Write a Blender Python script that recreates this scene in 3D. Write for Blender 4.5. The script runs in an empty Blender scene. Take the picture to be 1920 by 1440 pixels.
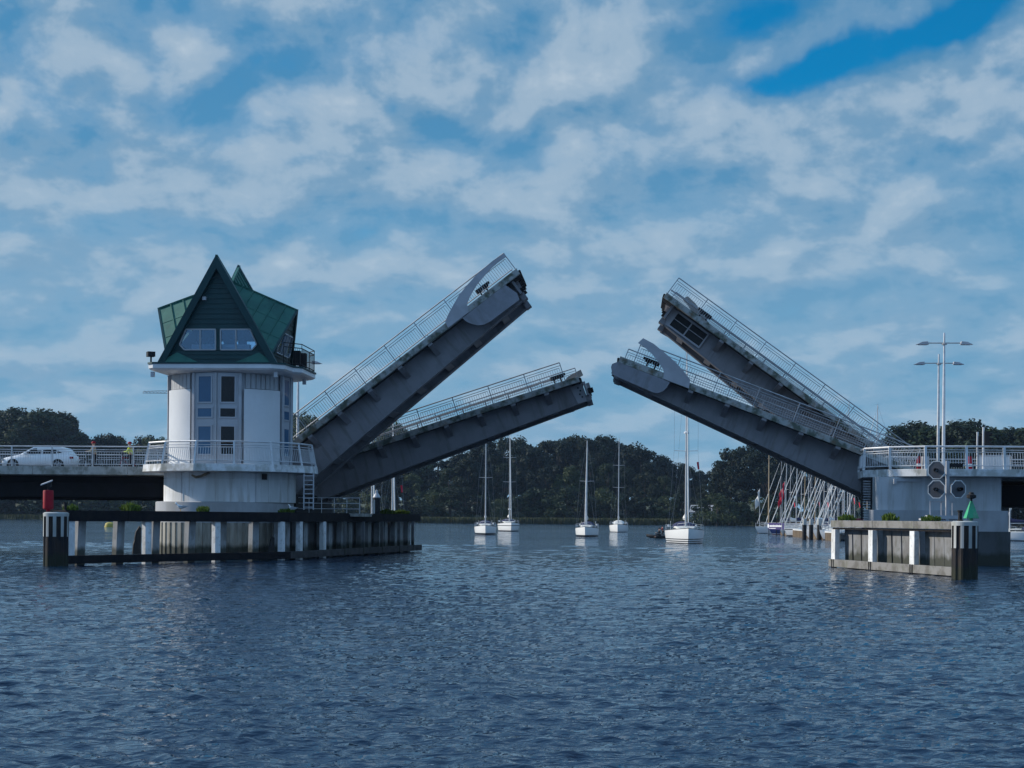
import bpy, bmesh, math, random
import numpy as np
from mathutils import Vector, Matrix
R = math.radians
random.seed(7)
rng = np.random.default_rng(11)
S = bpy.context.scene
COL = S.collection

# ------------------------------------------------------------------ camera
F, CX, CY, H = 3100.0, 960.0, 970.0, 2.55        # focal length (px of 1920), principal point, eye height
ROLL = R(0.45)
cam_d = bpy.data.cameras.new('camera')
cam = bpy.data.objects.new('camera', cam_d); COL.objects.link(cam)
cam_d.sensor_width = 36.0
cam_d.lens = 36.0 * F / 1920.0
cam_d.shift_y = (CY - 720.0) / 1920.0
cam_d.clip_start = 0.5; cam_d.clip_end = 20000
cam.matrix_world = Matrix.Translation((0, 0, H)) @ Matrix.Rotation(R(90), 4, 'X') @ Matrix.Rotation(ROLL, 4, 'Z')
S.camera = cam
S.view_settings.view_transform = 'Standard'
S.view_settings.look = 'None'
S.view_settings.gamma = 1.0
S.view_settings.exposure = 0.0
S.cycles.max_bounces = 6
S.cycles.diffuse_bounces = 3
S.cycles.glossy_bounces = 3
S.cycles.transmission_bounces = 4
S.cycles.use_denoising = True

# ------------------------------------------------------------------ sun and sky
SUN_EL, SUN_AZ = R(28), R(-73)                    # azimuth clockwise from +Y: sun to the left and a little beyond the bridge
sd = Vector((math.sin(SUN_AZ) * math.cos(SUN_EL), math.cos(SUN_AZ) * math.cos(SUN_EL), math.sin(SUN_EL)))
sl = bpy.data.lights.new('sun', 'SUN'); sl.energy = 5.0; sl.angle = R(0.5); sl.color = (1.0, 0.94, 0.84)
so = bpy.data.objects.new('sun', sl); COL.objects.link(so)
so.rotation_euler = sd.to_track_quat('Z', 'Y').to_euler()

world = bpy.data.worlds.new('World'); S.world = world
world.use_nodes = True
wt = world.node_tree; wt.nodes.clear()
def wn(kind, **kw):
    n = wt.nodes.new(kind)
    for k, v in kw.items(): setattr(n, k, v)
    return n
def wl_(a, b): wt.links.new(a, b)
def wmath(op, a, b=None, c=None, clamp=False):
    n = wn('ShaderNodeMath', operation=op); n.use_clamp = clamp
    for i, x in enumerate((a, b, c)):
        if x is None: continue
        if hasattr(x, 'links'): wl_(x, n.inputs[i])
        else: n.inputs[i].default_value = x
    return n.outputs[0]
def wmix(fac, a, b, blend='MIX'):
    n = wn('ShaderNodeMix', data_type='RGBA', blend_type=blend)
    for i, x in ((0, fac), (6, a), (7, b)):
        if hasattr(x, 'links'): wl_(x, n.inputs[i])
        else: n.inputs[i].default_value = x if i == 0 else (*x, 1)
    return n.outputs[2]
def wramp(x, stops):
    n = wn('ShaderNodeValToRGB'); wl_(x, n.inputs[0])
    e = n.color_ramp.elements
    while len(e) < len(stops): e.new(0.5)
    for el, (p, c) in zip(e, stops):
        el.position = p; el.color = (c, c, c, 1) if isinstance(c, (int, float)) else (*c, 1)
    n.color_ramp.interpolation = 'EASE'
    return n.outputs[0]
SKYK = 0.10
geo = wn('ShaderNodeTexCoord')
sep = wn('ShaderNodeSeparateXYZ'); wl_(geo.outputs['Generated'], sep.inputs[0])
dx, dy, dz = sep.outputs
az = wmath('MULTIPLY', wmath('ARCTAN2', dx, dy), 57.2958)                   # degrees, 0 = +Y
el = wmath('MULTIPLY', wmath('ARCSINE', dz), 57.2958)
elc = wmath('MAXIMUM', el, 0.0)
q_y = wmath('MULTIPLY', wmath('LOGARITHM', wmath('ADD', elc, 7.0), 2.71828), 17.0)
def cloud_vec(ox=0.0, oy=0.0):
    c = wn('ShaderNodeCombineXYZ')
    wl_(wmath('ADD', az, ox), c.inputs[0]); wl_(wmath('ADD', q_y, oy), c.inputs[1])
    return c.outputs[0]
def cloud_noise(vec, scale, detail, rough, dist, rot=0.0, stretch=1.0, off=(0, 0, 0)):
    m = wn('ShaderNodeMapping'); wl_(vec, m.inputs[0])
    m.inputs['Rotation'].default_value = (0, 0, rot); m.inputs['Scale'].default_value = (1.0 / stretch, 1.0, 1.0)
    m.inputs['Location'].default_value = off
    n = wn('ShaderNodeTexNoise'); wl_(m.outputs[0], n.inputs['Vector'])
    n.inputs['Scale'].default_value = scale; n.inputs['Detail'].default_value = detail
    n.inputs['Roughness'].default_value = rough; n.inputs['Distortion'].default_value = dist
    return n.outputs['Fac']
# named cloud banks / clearings: (azimuth, elevation, half-width, half-height, tilt, weight), degrees
def sky_px(px, py):
    X, Z = px - CX, CY - py + (px - CX) * 0.0079
    return math.degrees(math.atan2(X, F)), math.degrees(math.atan2(Z, math.hypot(F, X)))
BANKS = [(180, 360, 190, 70, 5, .30), (600, 350, 240, 60, 12, .30), (1070, 215, 130, 70, 10, .42), (1110, 110, 150, 60, 0, .25),
         (330, 75, 50, 30, -30, .22), (490, 170, 110, 50, 35, .22), (820, 150, 120, 40, -5, .28), (700, 235, 130, 45, 20, .30),
         (1500, 200, 260, 90, 8, .30), (1800, 110, 220, 55, 28, .45), (1480, 55, 80, 30, 10, .30), (1560, 20, 90, 25, 15, .20),
         (1750, 250, 220, 60, 18, .22), (1100, 390, 170, 40, 12, .24), (1440, 350, 70, 40, 0, .20), (1650, 450, 260, 40, 15, .28),
         (100, 490, 260, 45, 0, .22), (620, 500, 220, 45, 6, .24), (1520, 500, 60, 40, 0, .22), (140, 710, 260, 40, 3, .18), (40, 20, 160, 60, 0, .15),
         (1250, 470, 280, 35, 5, .18), (1700, 620, 300, 40, 5, .14), (900, 30, 240, 50, 5, .20)]
GAPS = [(1600, 105, 165, 42, 14, .85), (1440, 20, 150, 35, 5, .4), (1790, 25, 100, 28, 30, .6), (1420, 150, 110, 25, 0, .35), (640, 95, 220, 60, 5, .22),
        (140, 205, 260, 40, 3, .16), (420, 255, 160, 35, 0, .16), (190, 425, 230, 30, 4, .22), (1050, 290, 170, 40, 3, .22), (580, 310, 70, 16, 20, .3),
        (725, 195, 18, 18, 0, .35), (700, 420, 300, 40, 3, .14), (1850, 330, 160, 60, 0, .2), (1250, 400, 160, 30, 0, .12), (1750, 560, 240, 45, 0, .12), (760, 620, 200, 60, 0, .06)]
warp = cloud_noise(cloud_vec(), 0.22, 4, 0.55, 0.0, 0, 1, (31, 7, 0))
warp2 = cloud_noise(cloud_vec(), 0.22, 4, 0.55, 0.0, 0, 1, (3, 57, 9))
azw = wmath('ADD', az, wmath('MULTIPLY', wmath('SUBTRACT', warp, 0.5), 2.6))
elw = wmath('ADD', el, wmath('MULTIPLY', wmath('SUBTRACT', warp2, 0.5), 1.7))
def blob(px, py, rx, ry, tilt, w):
    a, e = sky_px(px, py); rx = math.degrees(rx / F); ry = math.degrees(ry / F); t = R(tilt)
    ux = wmath('SUBTRACT', azw, a); uy = wmath('SUBTRACT', elw, e)
    p = wmath('MULTIPLY_ADD', ux, math.cos(t) / rx, wmath('MULTIPLY', uy, math.sin(t) / rx))
    q = wmath('MULTIPLY_ADD', ux, -math.sin(t) / ry, wmath('MULTIPLY', uy, math.cos(t) / ry))
    r2 = wmath('MULTIPLY_ADD', p, p, wmath('MULTIPLY', q, q))
    return wmath('MULTIPLY', wmath('POWER', 2.71828, wmath('MULTIPLY', r2, -0.9)), w)
bank = None
for b in BANKS:
    bank = blob(*b) if bank is None else wmath('ADD', bank, blob(*b))
gap = None
for g in GAPS:
    gap = blob(*g) if gap is None else wmath('ADD', gap, blob(*g))
big = cloud_noise(cloud_vec(), 0.11, 3, 0.5, 0.1, R(-5), 3.2, (5, 2, 0))
mid = cloud_noise(cloud_vec(), 0.47, 8, 0.54, 0.15, R(-7), 1.75, (11, 4, 0))
mid_lit = cloud_noise(cloud_vec(-0.45, 0.75), 0.47, 8, 0.54, 0.15, R(-7), 1.75, (11, 4, 0))
fine = cloud_noise(cloud_vec(), 1.1, 7, 0.6, 0.3, R(-20), 1.6, (2, 9, 0))
dens = wmath('ADD', wmath('MULTIPLY', wmath('SUBTRACT', big, 0.5), 0.7), wmath('MULTIPLY', wmath('SUBTRACT', mid, 0.5), 1.25))
dens = wmath('ADD', dens, wmath('MULTIPLY', wmath('SUBTRACT', fine, 0.5), 0.30))
dens = wmath('ADD', wmath('ADD', dens, 0.58), wmath('SUBTRACT', wmath('MULTIPLY', bank, 0.62), wmath('MULTIPLY', gap, 0.95)))
relief = wmath('MULTIPLY', wmath('SUBTRACT', mid, mid_lit), 1.7)
# thickness of the cloud sheet -> cover, then lit tops
cover = wramp(dens, [(-0.0, 0.0), (0.40, 0.80), (0.8, 1.0)])
bright = wramp(wmath('MULTIPLY', wmath('ADD', dens, relief), 0.5), [(0.08, 0.0), (0.26, 0.22), (0.46, 0.62), (0.72, 1.0)])
sky = wn('ShaderNodeTexSky', sky_type='NISHITA')
sky.sun_disc = False; sky.sun_elevation = SUN_EL; sky.sun_rotation = SUN_AZ
sky.altitude = 10; sky.air_density = 1.0; sky.dust_density = 0.4; sky.ozone_density = 3.0
skyc = wmix(1.0, sky.outputs[0], (0.03, 0.78, 1.12), 'MULTIPLY')
sheet = wmix(bright, tuple(c / SKYK for c in (0.085, 0.260, 0.455)), tuple(c / SKYK for c in (0.47, 0.575, 0.68)))
low = wramp(wmath('DIVIDE', elc, 20.0), [(0.0, 1.0), (0.28, 0.65), (0.75, 0.0)])
clear = wmix(wmath('MULTIPLY', low, 0.7), skyc, tuple(c / SKYK for c in (0.20, 0.44, 0.66)))
final = wmix(cover, clear, sheet)
final = wmix(wmath('MULTIPLY', low, 0.48), final, tuple(c / SKYK for c in (0.295, 0.475, 0.64)))
# bright blue fill added to the unseen sky overhead and behind, raising ambient light
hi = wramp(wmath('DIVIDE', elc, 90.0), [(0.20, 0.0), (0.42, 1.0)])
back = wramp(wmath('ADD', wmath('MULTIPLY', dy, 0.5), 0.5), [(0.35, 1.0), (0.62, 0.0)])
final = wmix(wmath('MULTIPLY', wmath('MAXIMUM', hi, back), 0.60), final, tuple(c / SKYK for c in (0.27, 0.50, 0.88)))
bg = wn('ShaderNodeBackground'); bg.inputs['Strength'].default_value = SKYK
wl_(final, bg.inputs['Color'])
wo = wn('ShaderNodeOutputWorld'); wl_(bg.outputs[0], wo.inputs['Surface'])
world.cycles.sampling_method = 'MANUAL'; world.cycles.sample_map_resolution = 512

# ------------------------------------------------------------------ photo geometry helpers
cr, sr = math.cos(ROLL), math.sin(ROLL)
def ray(px, py):
    x, y = px - CX, CY - py
    return Vector(((x * cr - y * sr) / F, 1.0, (x * sr + y * cr) / F))
def at(px, py, Y):
    r = ray(px, py); return Vector((r.x * Y, Y, H + r.z * Y))
def wl(px, py, z=0.0):
    r = ray(px, py); k = (z - H) / r.z; return Vector((r.x * k, k, z))
BA = R(4.0)
BO = Vector((-17.0, 103.0, 0.0)); BU = Vector((math.cos(BA), -math.sin(BA), 0)); BV = Vector((math.sin(BA), math.cos(BA), 0))
def bp(u, v, z): return BO + BU * u + BV * v + Vector((0, 0, z))
def br(px, py, v):
    """point of the bridge plane at depth v seen at this pixel -> (u, z)"""
    r = ray(px, py); o = Vector((0, 0, H))
    k = (v - (o - BO).dot(BV)) / r.dot(BV)
    p = o + r * k
    return (p - BO).dot(BU), p.z
BROT = Matrix(((BU.x, BV.x, 0), (BU.y, BV.y, 0), (0, 0, 1))).to_4x4()

# ------------------------------------------------------------------ mesh helpers
class MB:
    def __init__(self): self.v = []; self.f = []; self.mi = []
    def add(self, vs, fs, m=0):
        o = len(self.v); self.v += [tuple(v) for v in vs]
        self.f += [tuple(i + o for i in f) for f in fs]; self.mi += [m] * len(fs)
    def box(self, c, s, rz=0.0, m=0):
        x, y, z = s[0] / 2, s[1] / 2, s[2] / 2; ca, sa = math.cos(rz), math.sin(rz)
        vs = [(c[0] + a * x * ca - b * y * sa, c[1] + a * x * sa + b * y * ca, c[2] + d * z) for a, b, d in
              ((-1, -1, -1), (1, -1, -1), (1, 1, -1), (-1, 1, -1), (-1, -1, 1), (1, -1, 1), (1, 1, 1), (-1, 1, 1))]
        self.add(vs, [(0, 3, 2, 1), (4, 5, 6, 7), (0, 1, 5, 4), (1, 2, 6, 5), (2, 3, 7, 6), (3, 0, 4, 7)], m)
    def beam(self, p, q, w, h, up=(0, 0, 1), m=0):
        p, q = Vector(p), Vector(q); d = (q - p).normalized(); up = Vector(up)
        s = d.cross(up)
        if s.length < 1e-4: s = d.cross(Vector((0, 1, 0)))
        s.normalize(); n = s.cross(d); a, b = s * w / 2, n * h / 2
        vs = [e + sa * a + sb * b for e in (p, q) for sa, sb in ((-1, -1), (1, -1), (1, 1), (-1, 1))]
        self.add(vs, [(0, 3, 2, 1), (4, 5, 6, 7), (0, 1, 5, 4), (1, 2, 6, 5), (2, 3, 7, 6), (3, 0, 4, 7)], m)
    def tube(self, pts, r, n=6, m=0, closed=False):
        pts = [Vector(p) for p in pts]; rs = r if isinstance(r, (list, tuple)) else [r] * len(pts)
        rings = []; prev = None
        for i, p in enumerate(pts):
            a = pts[i - 1] if (i > 0 or closed) else p
            b = pts[(i + 1) % len(pts)] if (i < len(pts) - 1 or closed) else p
            d = (b - a).normalized()
            x = prev - d * prev.dot(d) if prev is not None else d.orthogonal()
            if x.length < 1e-5: x = d.orthogonal()
            x.normalize(); prev = x; y = d.cross(x)
            rings.append([p + (x * math.cos(2 * math.pi * k / n) + y * math.sin(2 * math.pi * k / n)) * rs[i] for k in range(n)])
        vs = [v for rg in rings for v in rg]; fs = []
        L = len(pts)
        for i in range(L if closed else L - 1):
            j = (i + 1) % L
            for k in range(n):
                fs.append((i * n + k, i * n + (k + 1) % n, j * n + (k + 1) % n, j * n + k))
        if not closed: fs += [tuple(range(n))[::-1], tuple((L - 1) * n + k for k in range(n))]
        self.add(vs, fs, m)
    def lathe(self, prof, n=24, a0=0.0, a1=2 * math.pi, c=(0, 0), m=0, caps=True):
        full = abs(a1 - a0 - 2 * math.pi) < 1e-6; k = n if full else n + 1
        vs = [(c[0] + r * math.sin(a0 + (a1 - a0) * i / n), c[1] - r * math.cos(a0 + (a1 - a0) * i / n), z) for r, z in prof for i in range(k)]
        fs = [(j * k + i, j * k + (i + 1) % k, (j + 1) * k + (i + 1) % k, (j + 1) * k + i) for j in range(len(prof) - 1) for i in range(n)]
        if caps and full:
            if prof[0][0] > 1e-4: fs.append(tuple(range(k))[::-1])
            if prof[-1][0] > 1e-4: fs.append(tuple((len(prof) - 1) * k + i for i in range(k)))
        self.add(vs, fs, m)
    def prism(self, poly, ax, lo, hi, m=0):
        """poly of 2-D points in the plane across axis ax ('x','y','z'), from lo to hi"""
        def P(a, b, t): return (t, a, b) if ax == 'x' else ((a, t, b) if ax == 'y' else (a, b, t))
        n = len(poly); vs = [P(a, b, lo) for a, b in poly] + [P(a, b, hi) for a, b in poly]
        self.add(vs, [tuple(range(n))[::-1], tuple(range(n, 2 * n))] + [(i, (i + 1) % n, n + (i + 1) % n, n + i) for i in range(n)], m)
    def loft(self, secs, closed=True, m=0, cap=True):
        n = len(secs[0]); vs = [p for s in secs for p in s]; fs = []
        for i in range(len(secs) - 1):
            for k in range(n if closed else n - 1):
                fs.append((i * n + k, i * n + (k + 1) % n, (i + 1) * n + (k + 1) % n, (i + 1) * n + k))
        if cap and closed: fs += [tuple(range(n))[::-1], tuple((len(secs) - 1) * n + k for k in range(n))]
        self.add(vs, fs, m)
    def build(self, name, mat, parent=None, smooth=False, bevel=0.0, loc=None):
        me = bpy.data.meshes.new(name); me.from_pydata(self.v, [], self.f)
        mats = mat if isinstance(mat, (list, tuple)) else [mat]
        for mm in mats: me.materials.append(mm)
        if len(mats) > 1: me.polygons.foreach_set('material_index', self.mi)
        b = bmesh.new(); b.from_mesh(me); bmesh.ops.recalc_face_normals(b, faces=b.faces[:]); b.to_mesh(me); b.free()
        if smooth:
            me.polygons.foreach_set('use_smooth', [True] * len(me.polygons))
            me.set_sharp_from_angle(angle=R(38))
        o = bpy.data.objects.new(name, me); COL.objects.link(o)
        if parent is not None: o.parent = parent
        if loc is not None: o.location = loc
        if bevel:
            bv = o.modifiers.new('bevel', 'BEVEL'); bv.width = bevel; bv.segments = 2; bv.limit_method = 'ANGLE'
        return o
def thing(name, label, cat, loc=(0, 0, 0), rz=0.0, group=None, mat4=None):
    o = bpy.data.objects.new(name, None); COL.objects.link(o); o.empty_display_size = 0.3
    if mat4 is not None: o.matrix_world = mat4
    else: o.location = loc; o.rotation_euler = (0, 0, rz)
    o['label'] = label; o['category'] = cat
    if group: o['group'] = group
    return o
def tag(o, label, cat, group=None):
    o['label'] = label; o['category'] = cat
    if group: o['group'] = group
    return o
def struct(o, kind='structure'):
    o['kind'] = kind; return o
def dup(root, loc, rz=None, label=None, scale=None):
    r = root.copy(); COL.objects.link(r); r.location = loc
    if rz is not None: r.rotation_euler = (0, 0, rz)
    if scale is not None: r.scale = scale
    if label: r['label'] = label
    for ch in list(root.children):
        c = ch.copy(); COL.objects.link(c); c.parent = r
        for g in list(ch.children):
            d = g.copy(); COL.objects.link(d); d.parent = c
    return r
ORD = ['first', 'second', 'third', 'fourth', 'fifth', 'sixth', 'seventh', 'eighth', 'ninth', 'tenth', 'eleventh', 'twelfth', 'thirteenth', 'fourteenth',
       'fifteenth', 'sixteenth', 'seventeenth', 'eighteenth', 'nineteenth', 'twentieth', 'twenty-first', 'twenty-second', 'twenty-third', 'twenty-fourth',
       'twenty-fifth', 'twenty-sixth', 'twenty-seventh', 'twenty-eighth', 'twenty-ninth', 'thirtieth'] + ['thirty-' + w for w in
       ('first', 'second', 'third', 'fourth', 'fifth', 'sixth', 'seventh', 'eighth', 'ninth')] + ['fortieth']

# ------------------------------------------------------------------ materials
def mat(name, base, rough=0.6, dirt=None, amt=0.0, scale=1.0, metal=0.0, bump=0.0, stretch=(1, 1, 1), contrast=(0.42, 0.62), spec=0.4,
        dirt2=None, amt2=0.0, scale2=3.0, stretch2=(1, 1, 1), bscale=20.0, wet=0.0):
    m = bpy.data.materials.new(name); m.use_nodes = True; t = m.node_tree; N = t.nodes; L = t.links
    b = N['Principled BSDF']; b.inputs['Roughness'].default_value = rough; b.inputs['Metallic'].default_value = metal
    b.inputs['Specular IOR Level'].default_value = spec
    tc = N.new('ShaderNodeTexCoord')
    def noise(sc, st, det=6):
        mp = N.new('ShaderNodeMapping'); L.new(tc.outputs['Object'], mp.inputs[0]); mp.inputs['Scale'].default_value = st
        n = N.new('ShaderNodeTexNoise'); L.new(mp.outputs[0], n.inputs['Vector'])
        n.inputs['Scale'].default_value = sc; n.inputs['Detail'].default_value = det; n.inputs['Roughness'].default_value = 0.6
        return n.outputs['Fac']
    def mix(fac, a, bcol):
        n = N.new('ShaderNodeMix'); n.data_type = 'RGBA'; L.new(fac, n.inputs[0])
        if hasattr(a, 'links'): L.new(a, n.inputs[6])
        else: n.inputs[6].default_value = (*a, 1)
        n.inputs[7].default_value = (*bcol, 1); return n.outputs[2]
    def fac(n, lo, hi, a):
        r = N.new('ShaderNodeMapRange'); L.new(n, r.inputs[0]); r.inputs[1].default_value = lo; r.inputs[2].default_value = hi
        r.inputs[3].default_value = 0; r.inputs[4].default_value = a; r.interpolation_type = 'SMOOTHSTEP'; return r.outputs[0]
    c = base
    c = mix(fac(noise(0.7, (1, 1, 1)), 0.3, 0.7, 1.0), tuple(x * 0.93 for x in base), tuple(min(1, x * 1.06) for x in base))
    if dirt: c = mix(fac(noise(scale, stretch), contrast[0], contrast[1], amt), c, dirt)
    if dirt2: c = mix(fac(noise(scale2, stretch2), 0.5, 0.68, amt2), c, dirt2)
    if wet:                                               # algae-dark tide band of uneven height above the water
        sp = N.new('ShaderNodeSeparateXYZ'); L.new(tc.outputs['Object'], sp.inputs[0])
        ma = N.new('ShaderNodeMath'); ma.operation = 'MULTIPLY_ADD'; L.new(noise(2.5, (1, 1, .3)), ma.inputs[0]); ma.inputs[1].default_value = -.7; L.new(sp.outputs[2], ma.inputs[2])
        r = N.new('ShaderNodeMapRange'); L.new(ma.outputs[0], r.inputs[0]); r.inputs[1].default_value = wet - .38; r.inputs[2].default_value = wet - .12; r.inputs[3].default_value = .9; r.inputs[4].default_value = 0
        c = mix(r.outputs[0], c, (0.022, 0.026, 0.016))
    L.new(c, b.inputs['Base Color'])
    if bump:
        bn = N.new('ShaderNodeBump'); bn.inputs['Strength'].default_value = bump; bn.inputs['Distance'].default_value = 0.02
        L.new(noise(bscale, (1, 1, 1)), bn.inputs['Height']); L.new(bn.outputs[0], b.inputs['Normal'])
    return m
M = {}
M['white'] = mat('white_paint', (0.74, 0.75, 0.76), 0.5, (0.46, 0.46, 0.43), 0.6, 1.6, stretch=(1, 1, .35), dirt2=(.2, .18, .14), amt2=.35, scale2=4)
M['frame'] = mat('pale_window_frame', (0.40, 0.41, 0.44), 0.45)
M['panel'] = mat('white_metal_panel', (0.66, 0.67, 0.69), 0.35, (0.6, 0.6, 0.6), 0.5, 0.5, stretch=(1, 1, .2))
M['trim'] = mat('grey_metal_trim', (0.42, 0.43, 0.46), 0.45, (0.3, 0.3, 0.31), 0.5, 1.2)
M['clad'] = mat('light_grey_cladding', (0.40, 0.41, 0.43), 0.5, (0.3, 0.3, 0.31), 0.4, 1.5, stretch=(1, 1, .2))
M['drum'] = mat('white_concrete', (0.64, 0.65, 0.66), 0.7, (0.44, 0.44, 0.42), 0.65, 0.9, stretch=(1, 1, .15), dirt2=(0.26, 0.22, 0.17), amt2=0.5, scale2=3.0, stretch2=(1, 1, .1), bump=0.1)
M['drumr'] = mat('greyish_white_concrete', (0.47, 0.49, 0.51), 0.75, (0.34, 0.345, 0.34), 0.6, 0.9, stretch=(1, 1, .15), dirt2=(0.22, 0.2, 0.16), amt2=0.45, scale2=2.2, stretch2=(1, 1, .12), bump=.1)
M['concrete'] = mat('weathered_concrete', (0.42, 0.42, 0.40), 0.85, (0.2, 0.2, 0.17), 0.8, 1.2, dirt2=(0.10, 0.11, 0.08), amt2=0.6, scale2=2.2, stretch2=(1, 1, .5), bump=0.3)
M['slabwhite'] = mat('stained_white_concrete', (0.66, 0.67, 0.68), 0.75, (0.36, 0.35, 0.31), 0.75, 1.3, dirt2=(0.14, 0.14, 0.11), amt2=0.6, scale2=1.6, stretch2=(1, 1, .5), bump=0.2)
M['panelg'] = mat('mid_grey_bridge_paint', (0.25, 0.25, 0.28), 0.55, (0.19, 0.19, 0.21), 0.6, 0.9, dirt2=(0.12, 0.11, 0.1), amt2=0.4, scale2=1.4, stretch2=(1, 1, .3))
M['timberm'] = mat('dark_weathered_timber', (0.07, 0.066, 0.066), 0.85, (0.035, 0.033, 0.033), 0.7, 1.6, bump=.3, spec=.2)
M['plinthg'] = mat('grey_plinth_concrete', (0.36, 0.37, 0.39), 0.8, (0.25, 0.25, 0.24), 0.6, 0.9, stretch=(1, 1, .2), bump=.2)
M['footing'] = mat('dark_wet_concrete', (0.075, 0.08, 0.085), 0.8, (0.04, 0.045, 0.04), 0.7, 0.9, stretch=(1, 1, .3), bump=.2, wet=.6)
M['brownfin'] = mat('brownish_fin', (0.34, 0.29, 0.25), 0.6, (0.24, 0.2, 0.18), 0.6, 0.8)  # browner base colour for the fins on the far edge
M['beige'] = mat('beige_fluted_concrete', (0.38, 0.355, 0.30), 0.85, (0.18, 0.16, 0.125), 0.8, 1.2, stretch=(1, 1, .2), bump=0.2, wet=.7)
M['fascia'] = mat('algae_stained_kerb', (0.34, 0.35, 0.34), 0.8, (0.06, 0.075, 0.05), 0.9, 1.1, dirt2=(0.17, 0.09, 0.04), amt2=0.55, scale2=1.4, contrast=(.46, .6), bump=0.25)
M['girder'] = mat('grey_bridge_paint', (0.25, 0.24, 0.255), 0.6, (0.18, 0.175, 0.185), 0.7, 0.7, dirt2=(0.13, 0.11, 0.10), amt2=0.5, scale2=1.6, stretch2=(1.6, 1, .22), contrast=(.40, .62))
M['fin'] = mat('light_grey_bridge_paint', (0.40, 0.395, 0.42), 0.55, (0.32, 0.31, 0.33), 0.6, 0.8)
M['sheet'] = mat('tarred_sheet_pile', (0.016, 0.016, 0.019), 0.7, (0.05, 0.035, 0.025), 0.5, 2.5, stretch=(1, 1, .4), spec=.2, wet=.45)
M['dark'] = mat('dark_steel', (0.014, 0.015, 0.018), 0.65, (0.03, 0.026, 0.024), 0.5, 3, spec=.2)
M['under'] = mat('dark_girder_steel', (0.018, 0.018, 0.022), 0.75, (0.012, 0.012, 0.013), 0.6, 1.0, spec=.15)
M['rail'] = mat('galvanised_steel', (0.60, 0.61, 0.63), 0.45, (0.42, 0.42, 0.42), 0.5, 2.0, metal=0.25)
M['railg'] = mat('grey_galvanised_steel', (0.36, 0.37, 0.39), 0.5, (0.25, 0.24, 0.23), 0.6, 2.0, metal=0.25)
M['asphalt'] = mat('asphalt', (0.05, 0.05, 0.052), 0.9, (0.035, 0.035, 0.035), 0.6, 2.0, bump=0.3)
M['copper'] = mat('green_copper_roof', (0.018, 0.112, 0.090), 0.6, (0.032, 0.145, 0.110), 0.8, 0.8, dirt2=(0.010, 0.055, 0.046), amt2=0.5, scale2=1.2, stretch2=(1, 1, .4), metal=0.1)
M['copperd'] = mat('dark_green_siding', (0.007, 0.048, 0.052), 0.55, (0.005, 0.034, 0.038), 0.6, 1.2, metal=0.1)
M['timberd'] = mat('tarred_timber', (0.010, 0.010, 0.013), 0.85, (0.022, 0.02, 0.02), 0.6, 2.0, bump=0.3, spec=.15)
M['timber'] = mat('weathered_grey_timber', (0.20, 0.195, 0.19), 0.85, (0.10, 0.095, 0.085), 0.8, 1.5, dirt2=(0.1, 0.11, 0.06), amt2=0.4, scale2=2, bump=0.4)
M['pile'] = mat('grey_steel_pile', (0.19, 0.195, 0.205), 0.65, (0.11, 0.105, 0.10), 0.8, 1.3, stretch=(1, 1, .4), dirt2=(0.06, 0.065, 0.045), amt2=0.6, scale2=1.5, wet=.75)
M['rakedp'] = mat('pale_grey_raked_pile', (0.31, 0.32, 0.33), 0.65, (0.2, 0.195, 0.18), 0.7, 1.3, stretch=(1, 1, .4), dirt2=(0.09, 0.09, 0.07), amt2=0.45, scale2=1.5, wet=.7)
M['brownpile'] = mat('brown_timber_piling', (0.23, 0.17, 0.11), 0.85, (0.08, 0.06, 0.045), 0.8, 1.5, stretch=(3, 3, .3), bump=0.4)
M['red'] = mat('red_paint', (0.33, 0.008, 0.02), 0.6, (0.18, 0.008, 0.02), 0.6, 2.0, spec=.2)
M['green'] = mat('green_mark_paint', (0.03, 0.34, 0.17), 0.55, (0.06, 0.22, 0.12), 0.7, 3.0, dirt2=(0.35, 0.35, 0.3), amt2=0.35, scale2=5, stretch2=(1, 1, .3))
M['black'] = mat('black_rubber', (0.012, 0.012, 0.013), 0.7, (0.03, 0.03, 0.03), 0.5, 3.0)
M['board'] = mat('dark_grey_signal_board', (0.10, 0.10, 0.11), 0.6, (0.07, 0.07, 0.08), 0.5, 3.0)
M['car'] = mat('white_car_paint', (0.78, 0.79, 0.80), 0.18, spec=0.6)
M['skin'] = mat('skin', (0.48, 0.29, 0.21), 0.6)
M['hivis'] = mat('yellow_high_visibility_fabric', (0.62, 0.72, 0.03), 0.7)
M['khaki'] = mat('beige_fabric', (0.36, 0.29, 0.18), 0.8)
M['trousers'] = mat('dark_fabric', (0.02, 0.022, 0.03), 0.85)
M['redcloth'] = mat('dark_red_fabric', (0.13, 0.012, 0.018), 0.8)
M['sail'] = mat('white_sailcloth', (0.72, 0.71, 0.68), 0.7, (0.5, 0.5, 0.5), 0.5, 1.5)
M['navy'] = mat('navy_canvas', (0.02, 0.025, 0.075), 0.8)
M['tan'] = mat('brown_sail_cover', (0.25, 0.14, 0.07), 0.8)
M['mast'] = mat('anodised_mast', (0.54, 0.54, 0.54), 0.4, metal=0.2)
M['mastd'] = mat('dull_aluminium_mast', (0.36, 0.36, 0.37), 0.5, metal=0.2)
M['mastw'] = mat('varnished_mast', (0.45, 0.33, 0.2), 0.5)
M['wire'] = mat('rigging_wire', (0.30, 0.31, 0.33), 0.5)
M['deckc'] = mat('pale_deck', (0.62, 0.61, 0.57), 0.6, (0.4, 0.4, 0.38), 0.5, 2)
M['purple'] = mat('purple_banner_cloth', (0.032, 0.02, 0.13), 0.7)
M['letter'] = mat('white_lettering', (0.8, 0.8, 0.82), 0.7)
M['flagred'] = mat('red_flag_cloth', (0.5, 0.015, 0.04), 0.8)
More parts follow.
